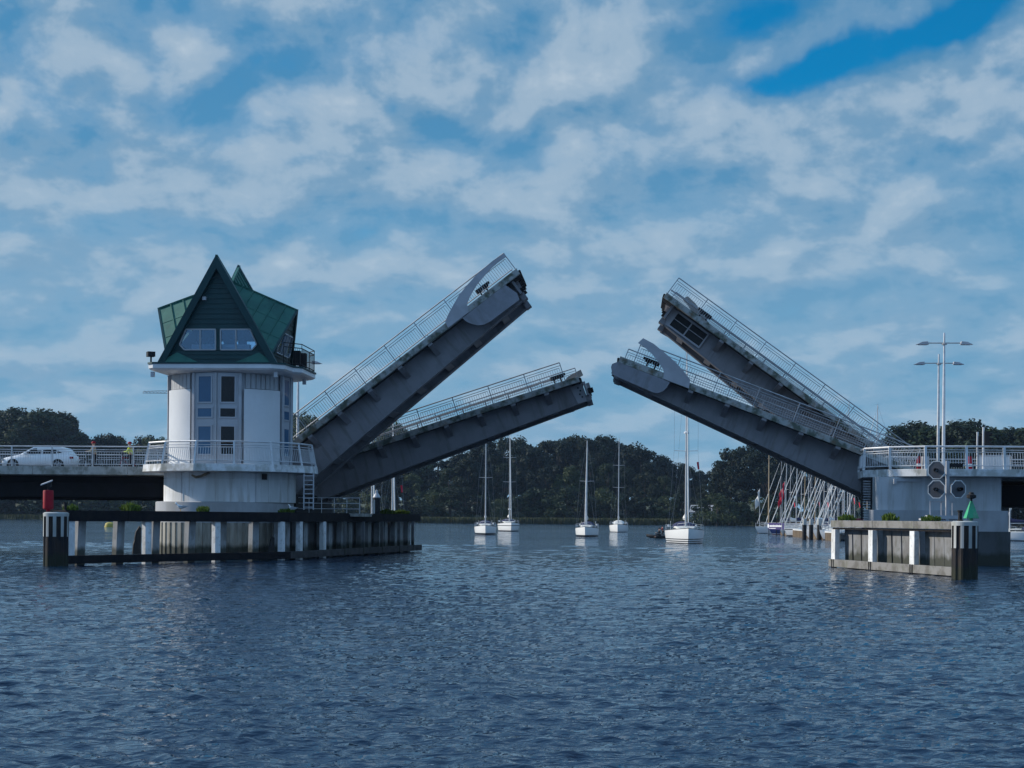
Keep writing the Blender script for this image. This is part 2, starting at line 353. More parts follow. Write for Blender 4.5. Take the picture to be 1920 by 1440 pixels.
M['yellow'] = mat('yellow_buoy', (0.45, 0.36, 0.05), 0.6, (0.25, 0.22, 0.08), 0.6, 2)
M['gull'] = mat('white_feathers', (0.78, 0.78, 0.78), 0.8)
M['gullg'] = mat('grey_feathers', (0.33, 0.35, 0.38), 0.8)
M['beak'] = mat('yellow_beak', (0.6, 0.35, 0.05), 0.6)
M['house'] = mat('pale_render', (0.6, 0.58, 0.53), 0.8)
M['roof'] = mat('pale_grey_roof', (0.30, 0.31, 0.33), 0.8)
M['bark'] = mat('bark', (0.06, 0.05, 0.04), 0.9, (0.03, 0.028, 0.024), 0.6, 2)
M['ground'] = mat('grassy_shore', (0.035, 0.05, 0.022), 0.95, (0.055, 0.06, 0.03), 0.8, 0.03, dirt2=(0.03, 0.04, 0.02), amt2=0.8, scale2=0.1)
def glass(name, base, rough=0.04, spec=0.3):
    m = mat(name, base, rough, spec=spec); return m
M['glass'] = glass('dark_window_glass', (0.006, 0.007, 0.009))
M['glassb'] = glass('blue_window_glass', (0.06, 0.13, 0.22))
M['lens'] = glass('lamp_lens', (0.35, 0.36, 0.38), 0.15)
def clear_glass(name):
    m = bpy.data.materials.new(name); m.use_nodes = True; t = m.node_tree; t.nodes.clear()
    g = t.nodes.new('ShaderNodeBsdfGlossy'); g.inputs['Roughness'].default_value = 0.03
    tr = t.nodes.new('ShaderNodeBsdfTransparent'); tr.inputs[0].default_value = (0.82, 0.89, 0.94, 1); g.inputs[0].default_value = (.55, .78, 1, 1)
    fr = t.nodes.new('ShaderNodeFresnel'); fr.inputs[0].default_value = 1.6
    mx = t.nodes.new('ShaderNodeMixShader'); o = t.nodes.new('ShaderNodeOutputMaterial')
    ad = t.nodes.new('ShaderNodeMath'); ad.operation = 'ADD'; ad.inputs[1].default_value = 0.06
    t.links.new(fr.outputs[0], ad.inputs[0]); t.links.new(ad.outputs[0], mx.inputs[0])
    t.links.new(tr.outputs[0], mx.inputs[1]); t.links.new(g.outputs[0], mx.inputs[2]); t.links.new(mx.outputs[0], o.inputs[0])
    return m
M['clear'] = clear_glass('clear_window_glass')
def foliage(name, a, b, trans=0.25):
    m = bpy.data.materials.new(name); m.use_nodes = True; t = m.node_tree; N = t.nodes; L = t.links
    bs = N['Principled BSDF']; bs.inputs['Roughness'].default_value = 0.65; bs.inputs['Specular IOR Level'].default_value = 0.15
    tc = N.new('ShaderNodeTexCoord'); n = N.new('ShaderNodeTexNoise'); L.new(tc.outputs['Object'], n.inputs['Vector'])
    n.inputs['Scale'].default_value = 0.45; n.inputs['Detail'].default_value = 5
    oi = N.new('ShaderNodeObjectInfo')
    ad = N.new('ShaderNodeMath'); ad.operation = 'MULTIPLY_ADD'; L.new(oi.outputs['Random'], ad.inputs[0]); ad.inputs[1].default_value = 0.35; L.new(n.outputs['Fac'], ad.inputs[2])
    mr = N.new('ShaderNodeMapRange'); L.new(ad.outputs[0], mr.inputs[0]); mr.inputs[1].default_value = 0.4; mr.inputs[2].default_value = 0.95
    mx = N.new('ShaderNodeMix'); mx.data_type = 'RGBA'; L.new(mr.outputs[0], mx.inputs[0]); mx.inputs[6].default_value = (*a, 1); mx.inputs[7].default_value = (*b, 1)
    L.new(mx.outputs[2], bs.inputs['Base Color'])
    tl = N.new('ShaderNodeBsdfTranslucent'); L.new(mx.outputs[2], tl.inputs[0])
    ms = N.new('ShaderNodeMixShader'); ms.inputs[0].default_value = trans
    L.new(bs.outputs[0], ms.inputs[1]); L.new(tl.outputs[0], ms.inputs[2]); L.new(ms.outputs[0], N['Material Output'].inputs[0])
    return m
M['leafd'] = foliage('dark_foliage', (0.007, 0.017, 0.013), (0.019, 0.034, 0.020), .12)
M['leafm'] = foliage('mid_green_foliage', (0.012, 0.026, 0.014), (0.032, 0.052, 0.024), .15)
M['leafp'] = foliage('pale_green_foliage', (0.035, 0.056, 0.024), (0.075, 0.095, 0.040), .2)
M['reed'] = foliage('reeds', (0.032, 0.044, 0.020), (0.055, 0.064, 0.030))
M['reedr'] = foliage('brown_reeds', (0.09, 0.06, 0.035), (0.12, 0.09, 0.05))
M['grass'] = foliage('wall_grass', (0.06, 0.11, 0.02), (0.12, 0.17, 0.03))
def hull_mat(name, bands, base=(0.78, 0.78, 0.77)):
    """topside colour by height above the water: antifouling and painted stripes"""
    m = bpy.data.materials.new(name); m.use_nodes = True; t = m.node_tree; N = t.nodes; L = t.links
    b = N['Principled BSDF']; b.inputs['Roughness'].default_value = 0.25
    tc = N.new('ShaderNodeTexCoord'); sp = N.new('ShaderNodeSeparateXYZ'); L.new(tc.outputs['Object'], sp.inputs[0])
    mr = N.new('ShaderNodeMapRange'); L.new(sp.outputs[2], mr.inputs[0]); mr.inputs[1].default_value = -1; mr.inputs[2].default_value = 3
    rp = N.new('ShaderNodeValToRGB'); rp.color_ramp.interpolation = 'CONSTANT'; L.new(mr.outputs[0], rp.inputs[0])
    st = [(-1.0, bands[0][1])] + [(z, c) for z, c in bands[1:]]
    e = rp.color_ramp.elements
    while len(e) < len(st): e.new(0.5)
    for el_, (z, c) in zip(e, st): el_.position = (z + 1) / 4; el_.color = (*c, 1)
    L.new(rp.outputs[0], b.inputs['Base Color']); return m
W_ = (0.78, 0.78, 0.77); K_ = (0.025, 0.025, 0.03); B_ = (0.03, 0.05, 0.16)
M['hull_stripe'] = hull_mat('white_hull_twin_stripes', [(0, K_), (0.06, W_), (0.17, K_), (0.26, W_), (0.38, K_), (0.48, W_)])
M['hull_black'] = hull_mat('white_hull_black_boot', [(0, K_), (0.26, W_)])
M['hull_navy'] = hull_mat('white_hull_navy_rail', [(0, K_), (0.16, W_), (0.98, K_), (1.1, W_)])
M['hull_plain'] = hull_mat('white_hull_plain', [(0, K_), (0.08, W_)])
M['hull_blue'] = hull_mat('navy_hull', [(0, (0.2, 0.02, 0.02)), (0.1, W_), (0.18, B_)])
M['pile_stripe'] = mat('white_stripe_paint', (0.40, 0.415, 0.41), 0.65, (0.26, 0.265, 0.24), 0.6, 1.5, stretch=(1, 1, .3))

# ------------------------------------------------------------------ water
def wave_tile(n, size, lam_lo, lam_hi, seed, wind=R(78), spread=1.2):
    g = np.random.default_rng(seed)
    k1 = np.fft.fftfreq(n, size / n) * 2 * np.pi
    kx, ky = np.meshgrid(k1, k1, indexing='xy'); k = np.hypot(kx, ky); k[0, 0] = 1
    amp = np.where((k > 2 * np.pi / lam_hi) & (k < 2 * np.pi / lam_lo), k ** -2.0, 0)
    th = np.arctan2(ky, kx); amp = amp * (0.25 + np.abs(np.cos((th - wind))) ** spread)
    h = np.real(np.fft.ifft2(amp * np.exp(2j * np.pi * g.random((n, n)))))
    gx, gy = np.gradient(h, size / n)
    return h / np.sqrt((gx ** 2 + gy ** 2).mean())           # unit rms slope
def sample(tile, size, x, y):
    n = tile.shape[0]; u = (x / size * n) % n; v = (y / size * n) % n
    i = np.floor(u).astype(int); j = np.floor(v).astype(int); fu = u - i; fv = v - j; i1 = (i + 1) % n; j1 = (j + 1) % n; i %= n; j %= n
    return tile[j, i] * (1 - fu) * (1 - fv) + tile[j, i1] * fu * (1 - fv) + tile[j1, i] * (1 - fu) * fv + tile[j1, i1] * fu * fv
def make_water():
    ys = [-60, -40, -25, -12, 0, 6, 10, 12.5]
    y = 14.0
    while y < 150: ys.append(y); y *= 1.0034
    while y < 3000: ys.append(y); y *= 1.03
    cs = [-9, -5, -3, -2, -1.4, -1, -0.8, -.7] + list(np.linspace(-.62, .62, 701)) + [.7, .8, 1, 1.4, 2, 3, 5, 9]
    Y, Cc = np.meshgrid(np.array(ys), np.array(cs), indexing='ij'); X = np.clip(Cc * np.maximum(Y, 14.0), -3000, 3000)
    Z = np.zeros_like(X); sp = np.maximum(Y, 14) * 0.0030
    gust = 0.88 + 0.32 * np.clip(sample(wave_tile(128, 400, 30, 200, 5), 400, X * 0.6, Y) * 0.35, -0.9, 1.2)
    for lo, hi, size, seed, slope in ((.20, .45, 15.3, 1, .32), (.45, 1.0, 33.1, 2, .17), (1.0, 2.2, 61.7, 3, .055), (2.2, 7.0, 131.0, 4, .02)):
        t = wave_tile(512, size, lo, hi, seed)
        w = np.clip((lo * 1.4 - 1.6 * sp) / (lo * 0.8), 0, 1)
        Z += sample(t, size, X, Y) * slope * w * gust
    inner = (np.abs(Cc) < 0.63) & (Y >= 13.9)
    Z *= inner
    n, m = X.shape
    co = np.stack([X, Y, Z], -1).reshape(-1, 3).astype(np.float32)
    a = (np.arange(n - 1)[:, None] * m + np.arange(m - 1)[None, :]).reshape(-1)
    fs = np.stack([a, a + 1, a + m + 1, a + m], 1).reshape(-1).astype(np.int32)
    me = bpy.data.meshes.new('water'); nf = len(a)
    me.vertices.add(n * m); me.vertices.foreach_set('co', co.reshape(-1))
    me.loops.add(nf * 4); me.loops.foreach_set('vertex_index', fs)
    me.polygons.add(nf); me.polygons.foreach_set('loop_start', np.arange(0, nf * 4, 4, dtype=np.int32))
    me.update(calc_edges=True); me.polygons.foreach_set('use_smooth', [True] * nf)
    mt = bpy.data.materials.new('harbour_water'); mt.use_nodes = True; t = mt.node_tree; N = t.nodes; L = t.links
    b = N['Principled BSDF']; b.inputs['Base Color'].default_value = (0.005, 0.020, 0.046, 1); b.inputs['IOR'].default_value = 1.333
    b.inputs['Roughness'].default_value = 0.04
    tc = N.new('ShaderNodeTexCoord')
    def noise(sc, st, det, rough, rot=0.0, dist=0.0):
        mp = N.new('ShaderNodeMapping'); L.new(tc.outputs['Object'], mp.inputs[0]); mp.inputs['Scale'].default_value = st; mp.inputs['Rotation'].default_value = (0, 0, rot)
        nn = N.new('ShaderNodeTexNoise'); L.new(mp.outputs[0], nn.inputs['Vector']); nn.inputs['Scale'].default_value = sc
        nn.inputs['Detail'].default_value = det; nn.inputs['Roughness'].default_value = rough; nn.inputs['Distortion'].default_value = dist
        return nn.outputs['Fac']
    def mth(op, a, b_=None, c=None):
        nn = N.new('ShaderNodeMath'); nn.operation = op
        for i, x in enumerate((a, b_, c)):
            if x is None: continue
            if hasattr(x, 'links'): L.new(x, nn.inputs[i])
            else: nn.inputs[i].default_value = x
        return nn.outputs[0]
    rip = mth('ADD', noise(4.2, (.6, 1, 1), 3, .55, R(12)), mth('MULTIPLY', noise(1.4, (.5, 1, 1), 3, .5, R(-8)), 1.8))
    wind = noise(0.018, (.35, 1, 1), 3, .5, R(5))
    mr = N.new('ShaderNodeMapRange'); L.new(wind, mr.inputs[0]); mr.inputs[1].default_value = .36; mr.inputs[2].default_value = .62
    mr.inputs[3].default_value = .70; mr.inputs[4].default_value = 1.15
    bn = N.new('ShaderNodeBump'); bn.inputs['Distance'].default_value = 0.10; L.new(mr.outputs[0], bn.inputs['Strength'])
    L.new(rip, bn.inputs['Height']); L.new(bn.outputs[0], b.inputs['Normal'])
    me.materials.append(mt)
    o = bpy.data.objects.new('water', me); COL.objects.link(o); struct(o)
make_water()

# ------------------------------------------------------------------ land
def shore_y(x, px):                                   # distance of the far waterline along a sight line
    pts = [(-4000, 800), (0, 740), (330, 700), (780, 650), (1100, 650), (1420, 640), (1560, 610), (1680, 430), (2100, 420), (6000, 400)]
    return float(np.interp(px, [p[0] for p in pts], [p[1] for p in pts]))
def make_shore():
    b = MB(); pxs = list(range(-2400, 4400, 60)); rows = [(-6, -1.2), (0, -.15), (3, .35), (14, 1.0), (60, 2.2), (130, 6), (260, 11), (500, 14), (1500, 16), (2000, 10)]
    for px in pxs:
        k = (px - CX) / F; D = shore_y(0, px)
        for e, z in rows:
            hill = 1.0 if 560 < px < 1480 else 0.55
            zz = z * (hill if z > 2 else 1) + (random.uniform(-.4, .4) if z > 2 else 0)
            b.v.append((k * D + k * e, D + e, zz))
    n = len(rows)
    for i in range(len(pxs) - 1):
        for j in range(n - 1): b.f.append((i * n + j, (i + 1) * n + j, (i + 1) * n + j + 1, i * n + j + 1)); b.mi.append(0)
    struct(b.build('far_shore', M['ground'], smooth=True))
make_shore()

# ------------------------------------------------------------------ trees
def leaf_mesh(name, mt, centres, radii, per, size, up=0.35, seed=0, flat=1.0):
    g = np.random.default_rng(seed); Cn = np.array(centres); Rr = np.array(radii)
    idx = np.repeat(np.arange(len(Cn)), per); n = len(idx)
    d = g.normal(size=(n, 3)); d /= np.linalg.norm(d, axis=1)[:, None]
    rad = Rr[idx] * (g.random(n) ** 0.33)
    P = Cn[idx] + d * rad[:, None] * np.array([1, 1, flat])
    nrm = d * .8 + g.normal(size=(n, 3)) * .55 + np.array([0, 0, up]); nrm /= np.linalg.norm(nrm, axis=1)[:, None]
    a = np.cross(nrm, g.normal(size=(n, 3))); a /= np.linalg.norm(a, axis=1)[:, None] + 1e-9; bb = np.cross(nrm, a)
    s = size * (0.6 + 0.8 * g.random(n))[:, None]
    V = np.stack([P - a * s * .5, P + bb * s * .32, P + a * s * .5, P - bb * s * .32], 1).reshape(-1, 3).astype(np.float32)
    me = bpy.data.meshes.new(name); me.vertices.add(4 * n); me.vertices.foreach_set('co', V.reshape(-1))
    me.loops.add(4 * n); me.loops.foreach_set('vertex_index', np.arange(4 * n, dtype=np.int32))
    me.polygons.add(n); me.polygons.foreach_set('loop_start', np.arange(0, 4 * n, 4, dtype=np.int32)); me.update(calc_edges=True)
    me.materials.append(mt); return me
def crown_spec(kind, h, g):
    """clump centres and radii for a crown of total tree height h"""
    cs, rs = [], []
    if kind == 'round':
        for _ in range(46):
            t = g.random() ** .8; z = h * (.22 + .72 * t); w = h * .36 * math.sin(math.pi * min(1, (.16 + .80 * t))) ** .7
            a = g.random() * 6.283; r = w * (.35 + .65 * g.random()); cs.append((r * math.cos(a), r * math.sin(a), z)); rs.append(h * (.055 + .05 * g.random()))
    elif kind == 'poplar':
        for _ in range(56):
            t = g.random(); z = h * (.16 + .80 * t); w = h * .17 * (math.sin(math.pi * min(1, .25 + .72 * t)) ** .6)
            a = g.random() * 6.283; r = w * (.3 + .7 * g.random()); cs.append((r * math.cos(a), r * math.sin(a), z)); rs.append(h * (.035 + .035 * g.random()))
    elif kind == 'spread':
        for _ in range(52):
            t = g.random(); z = h * (.30 + .60 * t); w = h * .5 * (1 - (t - .35) ** 2 * 1.5)
            a = g.random() * 6.283; r = w * math.sqrt(g.random()); cs.append((r * math.cos(a), r * math.sin(a), z)); rs.append(h * (.05 + .05 * g.random()))
    else:
        for _ in range(26):
            z = h * (.05 + .8 * g.random()); w = h * .75 * (1.05 - z / h); a = g.random() * 6.283; r = w * math.sqrt(g.random())
            cs.append((r * math.cos(a), r * math.sin(a), z)); rs.append(h * (.10 + .1 * g.random()))
    return cs, rs
def trunk_mb(h, kind, cs, g):
    b = MB(); r = h * .018
    b.tube([(0, 0, -1), (0, 0, h * .25), (h * .01, 0, h * .55), (0, h * .01, h * .82)], [r * 1.5, r, r * .6, r * .15], 7)
    for i in range(7):
        c = cs[int(g.integers(len(cs)))]; z0 = min(h * (.15 + .35 * g.random()), c[2] * .8)
        b.tube([(0, 0, z0), (c[0] * .5, c[1] * .5, (z0 + c[2]) * .52), (c[0] * .95, c[1] * .95, c[2])], [r * .55, r * .35, r * .12], 5)
    return b
PROTO = {}
def tree_proto(key, kind, h, leaf, per, size, seed):
    g = np.random.default_rng(seed); cs, rs = crown_spec(kind, h, g)
    me = leaf_mesh(key + '_crown', M[leaf], cs, rs, per, size, seed=seed)
    tb = trunk_mb(h, kind, cs, g); tm = bpy.data.meshes.new(key + '_trunk'); tm.from_pydata(tb.v, [], tb.f); tm.materials.append(M['bark'])
    PROTO[key] = (me, tm, h)
for i in range(3): tree_proto('round%d' % i, 'round', 20, 'leafd', 190, .60, 20 + i)
for i in range(2): tree_proto('spread%d' % i, 'spread', 16, 'leafd', 170, .56, 30 + i)
for i in range(3): tree_proto('poplar%d' % i, 'poplar', 26, 'leafm', 130, .60, 40 + i)
for i in range(2): tree_proto('bush%d' % i, 'bush', 7, 'leafm', 130, .42, 50 + i)
for i in range(2): tree_proto('pale%d' % i, 'bush', 8, 'leafp', 130, .42, 60 + i)
tree_proto('willow', 'round', 15, 'leafp', 120, .55, 70)
tree_proto('greenround', 'round', 18, 'leafm', 140, .66, 71)
def tree(key, px, ytop, D, name, label, group, base=None, wide=1.0):
    me, tm, h = PROTO[key]; top = at(px, ytop, D)
    z0 = 1.5 if base is None else base
    s = max(.2, (top.z - z0) / (h * .97))
    t = thing(name, label, 'tree' if 'bush' not in name else 'bush', (top.x, D, z0), random.uniform(0, 6.28), group)
    t.scale = (s * wide, s * wide, s)
    for m_, nm in ((me, 'crown'), (tm, 'trunk')):
        o = bpy.data.objects.new(nm, m_); COL.objects.link(o); o.parent = t
def row(keys, pts, D0, D1, name, fmt, group, base=1.5, wide=1.0):
    for i, (px, yt) in enumerate(sorted(pts)):
        tree(keys[i % len(keys)], px, yt, random.uniform(D0, D1), name, fmt % ORD[i], group, base, wide * random.uniform(.9, 1.12))
# skyline of the wood behind the moored yachts
sky_pts = [(640, 900), (665, 885), (690, 872), (716, 862), (742, 850), (768, 862), (795, 858), (822, 860), (850, 856), (872, 846), (898, 838), (920, 842), (942, 820), (962, 816), (984, 834),
           (1006, 850), (1026, 832), (1046, 822), (1068, 817), (1090, 818), (1112, 826), (1134, 822), (1156, 828), (1178, 832), (1202, 840), (1222, 848), (1244, 858), (1266, 866), (1288, 874), (1310, 882)]
row(['round0', 'round1', 'spread0', 'round2', 'spread1'], sky_pts, 730, 790, 'broadleaf_tree', 'dark broadleaf tree in the wood behind the yachts, %s from left along its skyline', 'skyline trees of the far wood', 5)
mid_pts = [(655, 905), (700, 890), (735, 885), (775, 890), (815, 885), (845, 880), (880, 862), (915, 878), (950, 872), (990, 885), (1030, 872), (1070, 875), (1105, 870), (1140, 872), (1175, 878), (1210, 886), (1245, 895), (1280, 905), (1310, 912)]
row(['greenround', 'round2', 'spread1', 'willow', 'round0', 'greenround', 'round1', 'spread0'], mid_pts, 690, 715, 'broadleaf_tree', 'dark broadleaf tree below the far wood skyline, %s from left of the middle row', 'middle row trees of the far wood', 3)
low_pts = [(660, 935), (690, 925), (722, 930), (752, 938), (784, 928), (812, 922), (845, 915), (872, 912), (905, 925), (938, 935), (968, 930), (1000, 918), (1012, 910), (1040, 930), (1065, 912), (1080, 920), (1108, 925), (1130, 915), (1160, 925), (1192, 930), (1222, 928), (1250, 930), (1278, 926), (1300, 930)]
row(['bush0', 'pale0', 'bush1', 'spread0'], low_pts, 668, 680, 'shore_bush', 'rounded bush at the foot of the far wood, %s from left above the reeds', 'bushes at the foot of the far wood', 1.2, 1.2)
gap_pts = [(1332, 905), (1352, 868), (1372, 846), (1395, 838), (1418, 836), (1440, 842), (1462, 852), (1486, 858), (1510, 862), (1536, 866), (1562, 870), (1590, 876), (1616, 884)]
row(['spread0', 'round1', 'round0', 'spread1', 'round2'], gap_pts, 640, 690, 'broadleaf_tree', 'tall dark tree behind the marina masts, %s from left under the near right leaf', 'trees behind the marina', 3)
gb = [(1322, 930), (1345, 925), (1368, 935), (1392, 938), (1420, 932), (1450, 930), (1480, 935), (1512, 932), (1545, 936), (1578, 934), (1606, 936)]
row(['bush0', 'pale1', 'bush1'], gb, 615, 635, 'shore_bush', 'green bush behind the marina pier, %s from left in its row', 'bushes behind the marina', 1.2, 1.2)
# poplars behind the left approach
row(['poplar0', 'poplar1', 'poplar2'], [(-60, 776), (-38, 770), (-16, 772), (4, 769), (22, 768), (40, 771), (57, 773), (74, 770), (90, 772), (106, 774), (120, 777), (132, 786), (146, 810)], 775, 815,
    'poplar_tree', 'tall poplar in the dense row behind the white car, %s from left', 'poplars behind the left approach', 1, 1.5)
row(['round0', 'spread0', 'round1', 'willow'], [(-50, 850), (-20, 842), (10, 846), (38, 842), (66, 848), (94, 840), (122, 846), (150, 820), (166, 828), (182, 822), (200, 820), (216, 826), (234, 822), (252, 830), (270, 823), (288, 822), (306, 828), (330, 830), (350, 830)], 790, 840,
    'broadleaf_tree', 'lower dark tree behind the left approach railing, %s from left', 'trees behind the left approach', 2)
row(['pale0', 'bush0', 'pale1', 'bush1'], [(0, 930), (30, 940), (62, 945), (95, 944), (125, 938), (150, 940), (172, 932), (195, 930), (216, 936), (238, 934), (258, 928), (280, 932), (300, 926), (330, 930), (560, 930), (600, 925), (632, 930)], 752, 765,
    'shore_bush', 'pale green shore bush seen below the left approach, %s from left', 'shore bushes below the left approach', 1, 1.3)
row(['spread0', 'bush0', 'round0', 'bush1'], [(-60, 880), (-35, 875), (-12, 882), (12, 876), (36, 884), (60, 878), (84, 886), (108, 880), (132, 886), (156, 890), (180, 900), (205, 905), (232, 900), (260, 905), (290, 900), (320, 905)], 766, 775,
    'understorey_tree', 'dark undergrowth tree below the poplars at left, %s from left', 'undergrowth below the poplars', 1, 1.7)
row(['willow', 'willow'], [(548, 800), (560, 778), (574, 782), (590, 796), (606, 815), (728, 802), (744, 796), (760, 812)], 720, 770, 'willow_tree',
    'pale green tree rising behind the left leaves, %s from left', 'pale trees behind the left leaves', 2, .9)
row(['poplar1', 'round1', 'poplar0', 'greenround', 'poplar2'], [(1690, 802), (1712, 798), (1728, 796), (1748, 806), (1770, 798), (1786, 796), (1806, 795), (1820, 800), (1842, 806), (1862, 804), (1880, 812), (1900, 810), (1922, 804), (1945, 806), (1970, 800)], 470, 520,
    'marina_tree', 'bushy green tree beyond the right platform railing, %s from left', 'trees beyond the right platform', 2, 1.35)
row(['round2', 'spread0', 'bush1'], [(1660, 850), (1685, 838), (1715, 834), (1742, 840), (1772, 836), (1800, 832), (1830, 838), (1860, 834), (1890, 838), (1925, 836)], 440, 465,
    'marina_tree', 'low dark tree filling in behind the right platform railing, %s from left', 'low trees beyond the right platform', 2, 1.2)

def reeds(name, px0, px1, ytop, ybase, D0, D1, n, mt, label=None):
    g = np.random.default_rng(abs(px0)); V = np.zeros((n, 4, 3))
    px = g.uniform(px0, px1, n); e = g.uniform(0, 1, n)
    for i in range(n):
        D = shore_y(0, px[i]) + D0 + (D1 - D0) * e[i]; x = (px[i] - CX) / F * D
        hgt = g.uniform(.8, 1.0) * ytop; w = g.uniform(.15, .4); a = g.uniform(0, 3.14); zb = -.1 + .012 * (D0 + (D1 - D0) * e[i])
        dx_, dy_ = w * math.cos(a), w * math.sin(a); lx, ly = g.normal(0, .2), g.normal(0, .2)
        V[i] = [(x - dx_, D - dy_, zb), (x + dx_, D + dy_, zb), (x + dx_ * .5 + lx, D + dy_ * .5 + ly, zb + hgt), (x - dx_ * .5 + lx, D - dy_ * .5 + ly, zb + hgt)]
    me = bpy.data.meshes.new(name); me.from_pydata(V.reshape(-1, 3).tolist(), [], [(4 * i, 4 * i + 1, 4 * i + 2, 4 * i + 3) for i in range(n)])
    me.materials.append(mt); o = bpy.data.objects.new(name, me); COL.objects.link(o); struct(o, 'stuff')
    tag(o, label, 'reeds')
reeds('reed_bed', 560, 1440, 2.6, 0, 0, 14, 9000, M['reed'], 'pale green reed bed along the far waterline behind the yachts')
reeds('brown_reed_bed', 1425, 1700, 3.0, 0, 2, 30, 3500, M['reedr'], 'reddish brown reed bed behind the marina pier')
reeds('meadow_reeds', -200, 420, 2.2, 0, 0, 20, 5000, M['reed'], 'pale reeds along the shore seen under the left approach')

# small house between the trees
p = at(1318, 930, 648)
hs = thing('house', 'small pale house with grey roof between the far trees', 'house', (p.x, p.y, 2.0), R(-15))
b = MB(); b.box((0, 0, 1.5), (9, 7, 3.2)); b.prism([(-3.5, 3.1), (3.5, 3.1), (0, 5.6)], 'x', -4.5, 4.5); b.build('wall', M['house'], hs)
b = MB(); b.beam((-4.8, -1.95, 4.5), (4.8, -1.95, 4.5), 4.9, .14, up=(0, -.58, .81)); b.beam((-4.8, 1.95, 4.5), (4.8, 1.95, 4.5), 4.9, .14, up=(0, .58, .81)); b.build('roof', M['roof'], hs)
for x in (-2.4, 0, 2.4):
    b = MB(); b.box((x, -3.53, 1.7), (1.1, .08, 1.2)); b.build('window', M['glass'], hs)

# ------------------------------------------------------------------ bascule leaves
Zd = 5.46
def railing(parent, L, v, sv, t0, t1, mt, hgt=1.27, step=2.45, low=False, lean=0.0):
    """handrail, two upper rails, baluster panel; each post is a sub-part. coordinates (t, v*sv, n)"""
    b = MB(); y = v * sv; z0 = .06
    b.tube([(t0, y, hgt), (t1, y, hgt)], .040, 6); b.tube([(t0, y, hgt - .20), (t1, y, hgt - .20)], .020, 5)
    n = max(1, round((t1 - t0) / step)); st = (t1 - t0) / n
    for i in range(n):
        a, c = t0 + i * st + .14, t0 + (i + 1) * st - .14
        b.tube([(a, y, hgt - .34), (c, y, hgt - .34)], .020, 5); b.tube([(a, y, .16), (c, y, .16)], .020, 5)
        b.tube([(a, y, .16), (a, y, hgt - .34)], .016, 4); b.tube([(c, y, .16), (c, y, hgt - .34)], .016, 4)
        k = int((c - a) / .15)
        for j in range(1, k): x = a + (c - a) * j / k; b.tube([(x, y, .16), (x, y, hgt - .34)], .0145, 4)
    if low:
        yi = (v + low) * sv
        b.tube([(t0, yi, .45), (t1, yi, .45)], .05, 5)
        for i in range(int((t1 - t0) / 1.6)): b.beam((t0 + i * 1.6, yi, 0), (t0 + i * 1.6, yi, .45), .08, .08)
    r = b.build('railing', mt, parent)
    for i in range(n + 1):
        pb = MB(); x = t0 + i * st; pb.beam((x, y, 0), (x, y, hgt), .055, .075, up=(0, 1, 0)); pb.box((x, y, .012), (.2, .16, .02)); pb.build('post', mt, r)
    return r
